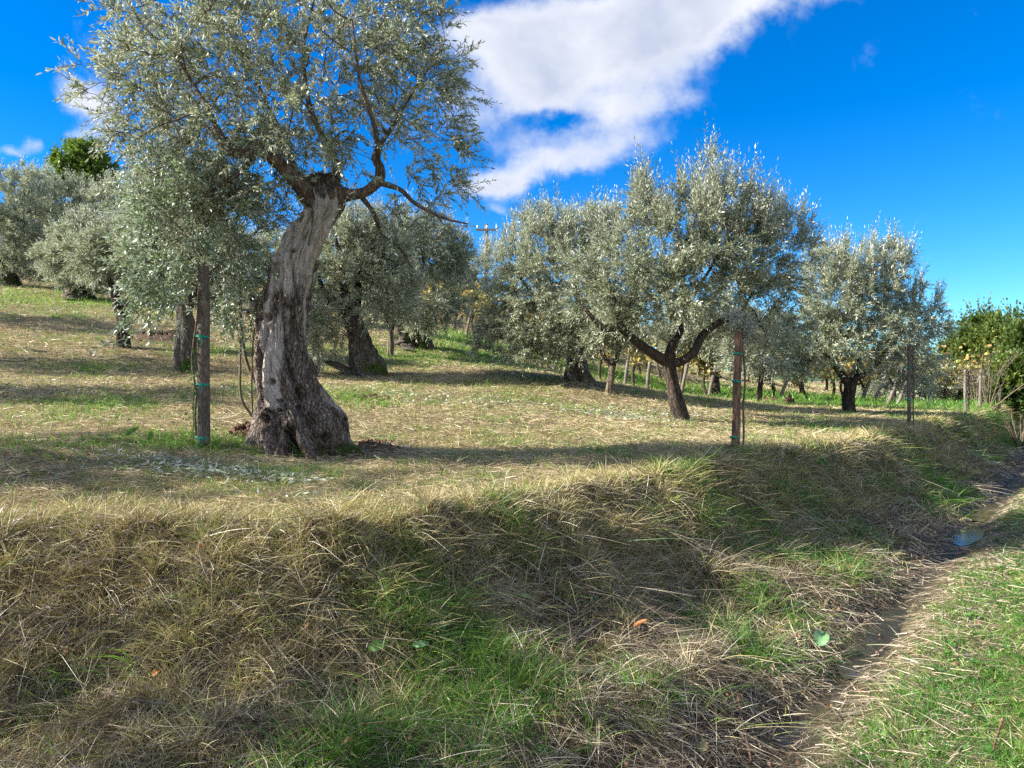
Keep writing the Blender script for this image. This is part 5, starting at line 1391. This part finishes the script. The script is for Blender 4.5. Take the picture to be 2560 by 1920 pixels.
# ---- the vineyard
def build_vineyard():
    # a vine: gnarled stock, canes and yellowing leaves
    def vine(seed, dens):
        root = empty('grapevine', (0, 0, 0), 'x', 'vine', 'autumn vines in rows behind the olives')
        tb = Tubes()
        s = np.linspace(0, 1, 10)[:, None]
        Q = np.hstack([.08 * np.sin(s * 3 + seed), .05 * np.cos(s * 4 + seed), s * .65]); tb.add(Q, np.linspace(.045, .028, 10), 8, .3, seed)
        tb.build('trunk', M['bark_dark'], root)
        t2 = Tubes(); ends = []
        for i in range(12):
            a = np.array([rng.uniform(-.75, .75), rng.normal() * .18, rng.uniform(.0, 1.05)]); s9 = np.linspace(0, 1, 9)[:, None]
            Qc = Q[-1] + a * s9 + np.array([0, 0, -.35]) * s9 ** 3 * rng.random(); t2.add(Qc, np.linspace(.008, .004, 9), 4, cap=False); ends.append(Qc[2:])
        t2.build('cane', M['stick'], root)
        E = np.concatenate(ends); n = dens
        P = E[rng.integers(0, len(E), n)] + rng.normal(size=(n, 3)) * [.12, .12, .12]
        D = rand_dirs(n); D[:, 2] -= .6; L = rng.uniform(.06, .12, n)
        V, f, k = leaf_mesh(P, D, rand_dirs(n), L, L * .85)
        mesh_np('foliage', V, f, M['vine'], root, rnd=np.repeat(np.clip(rng.normal(.5, .28, n), 0, 1), k))
        return root
    protos = [vine(1, 420), vine(2, 300), vine(3, 200)]
    used = [False] * 3
    rows = [((-5.2, 29.5), (1.2, 22.6)), ((1.2, 22.6), (5.0, 20.6)), ((5.0, 20.6), (15.0, 23.4)), ((-4.0, 32.5), (6.0, 23.6)), ((6.0, 23.6), (15, 26.0)), ((0.5, 27.6), (15.5, 28.6))]
    adj = ['golden', 'rust brown', 'sparse yellow']
    k = 0
    for ri, ((x0, y0), (x1, y1)) in enumerate(rows):
        L = math.hypot(x1 - x0, y1 - y0); n = int(L / .95)
        for i in range(n):
            f = (i + .5) / n; x, y = x0 + (x1 - x0) * f + rng.normal() * .08, y0 + (y1 - y0) * f + rng.normal() * .1
            pi = int(rng.integers(0, 3))
            if not used[pi]: o = protos[pi]; used[pi] = True
            else: o = copy_tree(protos[pi])
            o.location = (x, y, h1(x, y) - .03); o.rotation_euler = (0, 0, math.atan2(y1 - y0, x1 - x0) + rng.normal() * .15)
            sc = rng.uniform(.95, 1.3) * (1.15 if ri == 5 else 1); o.scale = (sc, sc, sc)
            o['label'] = (['densely leaved yellow vine', 'half bare yellow vine', 'thin leaved brown vine'][pi] + ' in the ' +
                          ['front row on the slope', 'front row under the left crowns', 'front row behind the right olives', 'second row on the slope', 'second row behind the right olives', 'farthest row'][ri] +
                          (', left end', ', middle', ', right end')[min(2, int(f * 3))])
            k += 1
    for pi in range(3):
        if not used[pi]:
            for c in list(protos[pi].children): bpy.data.objects.remove(c)
            bpy.data.objects.remove(protos[pi])
    # row posts, some leaning hard
    for i, (px, y0, topx, y1, Z) in enumerate(((1163, 842, 1180, 776, 25), (1192, 825, 1203, 785, 27), (1095, 800, 1092, 760, 29), (1110, 812, 1114, 772, 28), (1385, 914, 1387, 860, 20.4), (1898, 998, 1904, 945, 18.5), (1615, 985, 1625, 905, 20),
                                               (1700, 990, 1722, 900, 20.5), (1770, 998, 1790, 915, 20.5), (1945, 1004, 1985, 915, 20.8), (2215, 1008, 2265, 905, 19.5), (2240, 1010, 2285, 915, 20), (2180, 1008, 2235, 900, 21.5), (2150, 1008, 2195, 905, 22), (1560, 975, 1572, 890, 21), (1450, 950, 1456, 880, 21.5))):
        b = at(px, y0, Z); z0 = h1(b[0], Z); t = at(topx, y1, Z); loc = (b[0], Z, z0)
        o = trunk_mesh('vineyard_post', [(b[0], Z, z0 - .1, .05), (b[0] * .5 + t[0] * .5, Z, (z0 + t[2]) / 2, .047), (t[0], Z, t[2], .045)], M['grey_post'], None, None, n=24, k=12, flare=1, rough=.05, lobes=.02)
        lab = {0: 'leaning grey post above the golden vines, left of the utility pole', 1: 'shorter leaning post just left of the utility pole', 4: 'thin dark post in the green strip under the left crown', 5: 'lone thin post standing in the green grass before the vines',
               10: 'pale pole slanting steeply right of the forked trunk, foremost', 11: 'pale slanting pole nearest the middle stake', 12: 'pale slanting pole behind the foremost pair', 13: 'pale slanting pole just behind the round olive trunk'}.get(i)
        lab = lab or ['', '', 'upright post among the upper vines, left one', 'upright post among the upper vines, right one', '', '', 'vine post showing left of the slender olive trunk', 'vine post right behind the slender olive trunk',
                      'vine post between slender trunk and reddish stake', 'slanting vine post right of the reddish stake', '', '', '', '', 'vine post right of the small pale trunk', 'vine post beside the old flared trunk'][i]
        tag(o, lab, 'post', 'vineyard posts')


build_vineyard()


# ------------------------------------------------------------------ small things on the bank
def clod_pile(px, py, r, label, n=60, mat='soil', hgt=.05, name='molehill'):
    g = ground(px, py); V, Fq, off = [], [], 0
    k = 36; rad = np.linspace(0, 1, 12)
    th = np.linspace(0, 2 * math.pi, k, endpoint=False)
    R_, T_ = np.meshgrid(rad, th, indexing='ij')
    X = g[0] + R_ * r * np.cos(T_) * (1 + .2 * np.sin(3 * T_)); Y = g[1] + R_ * r * np.sin(T_)
    Zz = height(X, Y) + hgt * (1 - R_ ** 2) * (1 + .9 * fbm(X * 22, Y * 22, seed=3)) - .02 * R_
    i, j = np.meshgrid(np.arange(11), np.arange(k), indexing='ij')
    q = np.stack([i * k + j, (i + 1) * k + j, (i + 1) * k + (j + 1) % k, i * k + (j + 1) % k], -1).reshape(-1, 4)
    V.append(np.stack([X, Y, Zz], -1).reshape(-1, 3)); Fq.append(q); off = len(V[0])
    cube = np.array([[-1, -1, -1], [1, -1, -1], [1, 1, -1], [-1, 1, -1], [-1, -1, 1], [1, -1, 1], [1, 1, 1], [-1, 1, 1]], float)
    cf = np.array([[0, 3, 2, 1], [4, 5, 6, 7], [0, 1, 5, 4], [1, 2, 6, 5], [2, 3, 7, 6], [3, 0, 4, 7]])
    for _ in range(n):
        a, rr = rng.uniform(0, 6.28), rng.random() ** .6 * r * 1.15
        x, y = g[0] + rr * math.cos(a), g[1] + rr * math.sin(a); s = rng.uniform(.25, 1) * .016 * (1 + r)
        c = cube * rng.uniform(.55, 1.15, (8, 3)) * s; m_ = np.array(Matrix.Rotation(rng.uniform(0, 6), 3, Vector(rng.normal(size=3))))
        V.append(c @ m_ + [x, y, h1(x, y) + hgt * max(0, 1 - (rr / r) ** 2) + s * .3]); Fq.append(cf + off); off += 8
    o = mesh_np(name, np.concatenate(V), [np.concatenate(Fq)], M[mat], smooth=False)
    tag(o, label, 'soil')


clod_pile(830, 1128, .20, 'crumbled dark soil at the right foot of the gnarled trunk', 70, hgt=.05, name='soil_heap')
clod_pile(930, 1118, .30, 'flat spread of loose soil farther right of the gnarled trunk', 90, hgt=.03, name='soil_heap')
clod_pile(620, 1085, .22, 'reddish soil heaped against the left foot of the gnarled trunk', 80, hgt=.10, name='soil_heap')
clod_pile(1836, 1124, .16, 'broken clods around the foot of the reddish stake', 60, hgt=.03, name='soil_heap')
clod_pile(2330, 1052, .25, 'dark clods on the brow right of the middle stake', 40, hgt=.05, name='soil_heap')
clod_pile(930, 995, .28, 'patch of dug soil on the grass right behind the gnarled tree', 50, hgt=.03, name='soil_heap')
clod_pile(1973, 1009, .17, 'small dark molehill in the green grass left of the round olive', 30, mat='darkstone', hgt=.16)
clod_pile(1925, 1003, .35, 'wide low molehill in the shade left of the small dark one', 40, hgt=.10)
clod_pile(420, 842, .8, 'long dark earth heap behind the thick grey stake', 110, mat='darkstone', hgt=.10, name='soil_heap')


def stone(px, py, s, label, mat='stone', name='stone', flat=.5):
    g = ground(px, py); u = np.linspace(0, math.pi, 9); v = np.linspace(0, 2 * math.pi, 14, endpoint=False)
    U, W = np.meshgrid(u, v, indexing='ij'); x, y, z = np.sin(U) * np.cos(W), np.sin(U) * np.sin(W), np.cos(U)
    k = 1 + .35 * fbm(x * 1.5 + px, y * 1.5, z * 1.5, 3, 5)
    V = np.stack([g[0] + x * s * k, g[1] + y * s * k * .8, g[2] + s * flat * .75 + z * s * flat * k], -1).reshape(-1, 3)
    i, j = np.meshgrid(np.arange(8), np.arange(14), indexing='ij')
    q = np.stack([i * 14 + j, (i + 1) * 14 + j, (i + 1) * 14 + (j + 1) % 14, i * 14 + (j + 1) % 14], -1).reshape(-1, 4)
    tag(mesh_np(name, V, [q], M[mat], smooth=True), label, name.replace('_', ' '))


stone(635, 1322, .020, 'white flat stone on the bank crest in front of the gnarled tree')
stone(355, 1312, .020, 'white pebble on the bank crest under the staked sapling')
stone(208, 749, .12, 'pale stone at the root of the upper left olive')
stone(1273, 1162, .012, 'tiny pale pebble in the shade right of the gnarled trunk')
stone(918, 1510, .016, 'grey pebble in the straw left of the green clump')


def shell(px, py, s, label):
    g = ground(px, py); tb = Tubes(); n = 60; a = np.linspace(0, 4.6 * math.pi, n); f = np.linspace(0, 1, n)
    R = s * .62 * (1 - f * .93)
    P = np.stack([g[0] + R * np.cos(a), g[1] - .02 + R * np.sin(a) * .5 - f * s * .3, g[2] + .035 + R * np.sin(a)], -1)
    tb.add(P, s * .48 * (1 - f) ** .9 + .0006, 12)
    tag(tb.build('snail_shell', M['shell']), label, 'snail shell', 'snail shells in the green grass')


shell(1257, 1727, .010, 'white snail shell above the toothed leaf')
shell(1303, 1750, .009, 'darker snail shell, left of the close pair')
shell(1318, 1745, .009, 'pale snail shell, right of the close pair')


def broad_leaf(px, py, L, W, ang, label, mat='dock', name='dock_leaf', curl=.15, jag=0.0, lift=.07, tilt=.25, grp=None, petiole=True, n=18):
    g = ground(px, py); N = normal_at(np.array([g[0]]), np.array([g[1]]))[0]
    root_p = g + N * lift
    view = unit(np.array([[-g[0], -g[1], EYE - g[2]]]))[0]
    nn = unit((N * (1 - tilt) + view * tilt)[None])[0]
    right = unit(np.cross(nn, [0, 1, 0.3])[None])[0]; up = np.cross(nn, right)
    if up[2] < 0: up, right = -up, -right
    right = unit(np.cross(up, nn)[None])[0]
    d = right * math.cos(ang) + up * math.sin(ang); s = np.cross(nn, d)
    u = np.linspace(0, 1, n); wv = np.sin(np.pi * u ** .8) ** .75 * W * .5
    if jag: wv = wv * (1 - jag * (np.arange(n) % 2) * 1.0)
    V = []
    for j, f in enumerate((-1, -.5, 0, .5, 1)):
        V.append(root_p + d * (L * (u - .5))[:, None] + s * (wv * f)[:, None] + nn * ((curl * L * (abs(f) - .35) * .35) + curl * L * .6 * np.sin(u * math.pi) + .004 * np.sin(u * 19 + j))[:, None])
    V = np.array(V).transpose(1, 0, 2).reshape(-1, 3)
    i, j = np.meshgrid(np.arange(n - 1), np.arange(4), indexing='ij')
    q = np.stack([i * 5 + j, i * 5 + j + 1, (i + 1) * 5 + j + 1, (i + 1) * 5 + j], -1).reshape(-1, 4)
    o = mesh_np(name, V, [q], M[mat], smooth=True, rnd=np.full(len(V), rng.random()))
    tag(o, label, 'leaf', grp)
    if petiole:
        tb = Tubes(); a = V[2]; tb.add(np.array([a - d * L * .35 - nn * lift, a - d * L * .12, a]), [.002, .0018, .0012], 5); st = tb.build('petiole', M[mat]); st.parent = o
    return o


broad_leaf(1050, 1652, .085, .032, .25, 'pale oval leaf catching the light left of the long green grass', tilt=.6, lift=.13)
broad_leaf(1298, 1505, .065, .020, .12, 'bright narrow leaf lying in the straw below the sunny tuft', tilt=.5)
broad_leaf(1238, 1755, .13, .05, -.95, 'large toothed green leaf lying in the long grass', jag=.28, tilt=.5, mat='weed', name='weed_leaf')
broad_leaf(1320, 1585, .05, .028, 1.2, 'small dark green leaf at the right of the green clump', mat='weed', name='weed_leaf')
broad_leaf(2042, 1625, .14, .10, .9, 'big pale torn leaf fallen beside the near puddle', tilt=.3, curl=.45, jag=.18, lift=.07)
broad_leaf(945, 1632, .10, .05, .4, 'dark weed leaf left of the pale oval one', mat='weed', name='weed_leaf')
broad_leaf(290, 1776, .045, .035, .1, 'crumpled orange brown leaf under the straight twig', mat='dry_leaf', name='dead_leaf', jag=.3, curl=.3)
broad_leaf(293, 1838, .05, .035, 1.2, 'tawny dead leaf low on the bank at left', mat='dry_leaf', name='dead_leaf', jag=.3, curl=.3)
broad_leaf(410, 1705, .04, .03, .6, 'faded brown leaf right of the straight twig', mat='dry_leaf', name='dead_leaf', jag=.3, curl=.3)
broad_leaf(20, 1158, .07, .03, 1.9, 'orange leaf standing in the grass at the left edge', mat='dry_leaf', name='dead_leaf', curl=.3)
broad_leaf(1745, 1900, .07, .05, 1.2, 'lobed straw coloured leaf at the bottom edge beside the stick', mat='stubble', name='dead_leaf', jag=.4, curl=.3)
broad_leaf(390, 990, .06, .04, .6, 'small orange leaf on the terrace left of the thick stake', mat='dry_leaf', name='dead_leaf', curl=.3)
broad_leaf(330, 1095, .15, .05, 1.2, 'upright dark green weed leaf left of the thick stake', mat='weed', name='weed_leaf', tilt=.7, lift=.06)
broad_leaf(375, 1105, .12, .04, 1.9, 'curving green weed leaf between the upright one and the stake', mat='weed', name='weed_leaf', tilt=.7, lift=.05)


def stick(pts, r, label, lift=.035, mat='stick'):
    P = []
    for px, py in pts:
        g = ground(px, py); P.append(g + np.array([0, -.02, lift]))
    P = smooth_path(np.array(P), 30); P += rng.normal(size=P.shape) * r * .25
    tb = Tubes(); tb.add(P, np.linspace(r, r * .6, 30), 8, .2)
    tag(tb.build('stick', M[mat]), label, 'stick')


stick([(262, 1756), (350, 1775), (452, 1790)], .0042, 'straight pale twig lying across the straw low at left', .05, 'grey_post')
stick([(444, 1700), (438, 1760), (446, 1840), (456, 1918)], .005, 'reddish stem hanging down the bank below the pale twig')
stick([(1842, 1745), (1850, 1800), (1862, 1860), (1874, 1918)], .007, 'orange brown stick slanting at the bottom beside the ditch')
stick([(1310, 1800), (1340, 1850), (1352, 1880)], .0025, 'bent yellow stalk standing out of the grass at the bottom', .09, 'grey_post')
stick([(1568, 1335), (1600, 1345), (1628, 1352)], .004, 'short brown twig under the brow near the bare soil')
stick([(2500, 1810), (2475, 1890)], .006, 'brown stick lying on the track at lower right')


# the cut stump with bright orange wood
def stump():
    g = ground(1603, 1610); g[2] += .03; N = normal_at(np.array([g[0]]), np.array([g[1]]))[0]
    root = empty('tree_stump', g, 'small fibrous cut stump with bright orange cut faces on the bank', 'stump')
    up = unit((N * .5 + np.array([0, -.25, 1.0]))[None])[0]
    A = [(*(g - up * .10), .036), (*(g + up * .03), .030), (*(g + up * .085), .027)]
    trunk_mesh('trunk', A, M['bark_dark'], root, g, n=40, k=30, flare=1.5, rough=.25, lobes=.18, nl=6)
    for dx, dz, s in ((-.028, .088, .014), (-.012, .100, .015), (.006, .108, .014), (.020, .112, .012)):
        k = 16; th = np.linspace(0, 2 * math.pi, k, endpoint=False)
        c = g + np.array([dx, -.020, dz]); ax = unit(np.array([[.35, -.9, .75]]))[0]
        a = unit(np.cross(ax, [0, 0, 1])[None])[0]; b = np.cross(a, ax)
        V = [c + (a * math.cos(t) * s * 1.25 + b * math.sin(t) * s * .75) * (1 + .1 * math.sin(3 * t)) for t in th] + [c - ax * .018 + (a * math.cos(t) * s + b * math.sin(t) * s * .6) for t in th] + [c + ax * .003]
        jj = np.arange(k); q = np.stack([jj, (jj + 1) % k, (jj + 1) % k + k, jj + k], -1); tr = np.stack([np.full(k, 2 * k), jj, (jj + 1) % k], -1)
        mesh_np('cut_face', np.array(V), [q, tr], M['cutwood'], root, loc=g)


stump()


# broad-leaved weeds in the green parts and tiny plants on the track
def weeds():
    P = []
    for px, py, k in ((1240, 1430, 5), (1080, 1445, 4), (1130, 1460, 3), (1500, 1520, 2), (950, 1640, 5), (2050, 1470, 2), (1680, 1760, 4), (1560, 1690, 3)):
        g = ground(px, py)
        for _ in range(k): P.append((g[0] + rng.normal() * .08, g[1] + rng.normal() * .08))
    for _ in range(700):
        x, y, r = scatter(1, 2.0, 12, 1.2, -30, 44); t, dD, dB = zones(x, y)
        if dD[0] < -.4 or (t[0] < .8 and dD[0] > .4 and rng.random() < .5): P.append((x[0], y[0]))
    P = np.array(P); n = len(P); Z = height(P[:, 0], P[:, 1]); nl = 9
    ang = rng.random((n, nl)) * 6.28
    D = np.stack([np.cos(ang), np.sin(ang), rng.uniform(.15, 1.1, (n, nl))], -1).reshape(-1, 3)
    B = np.repeat(np.stack([P[:, 0], P[:, 1], Z + .01], -1), nl, 0)
    L = rng.uniform(.025, .055, n * nl); Nn = np.cross(np.cross(D, [0, 0, 1.0]), D)
    V, f, k = leaf_mesh(B, D, Nn, L, L * rng.uniform(.35, .6, n * nl), bend=.2)
    o = mesh_np('ground_weeds', V, f, M['weed'], rnd=np.repeat(rng.random(n * nl), k)); tag(o, 'small broad leaved weeds scattered over the track and the lower bank', 'weeds', kind='stuff')


weeds()
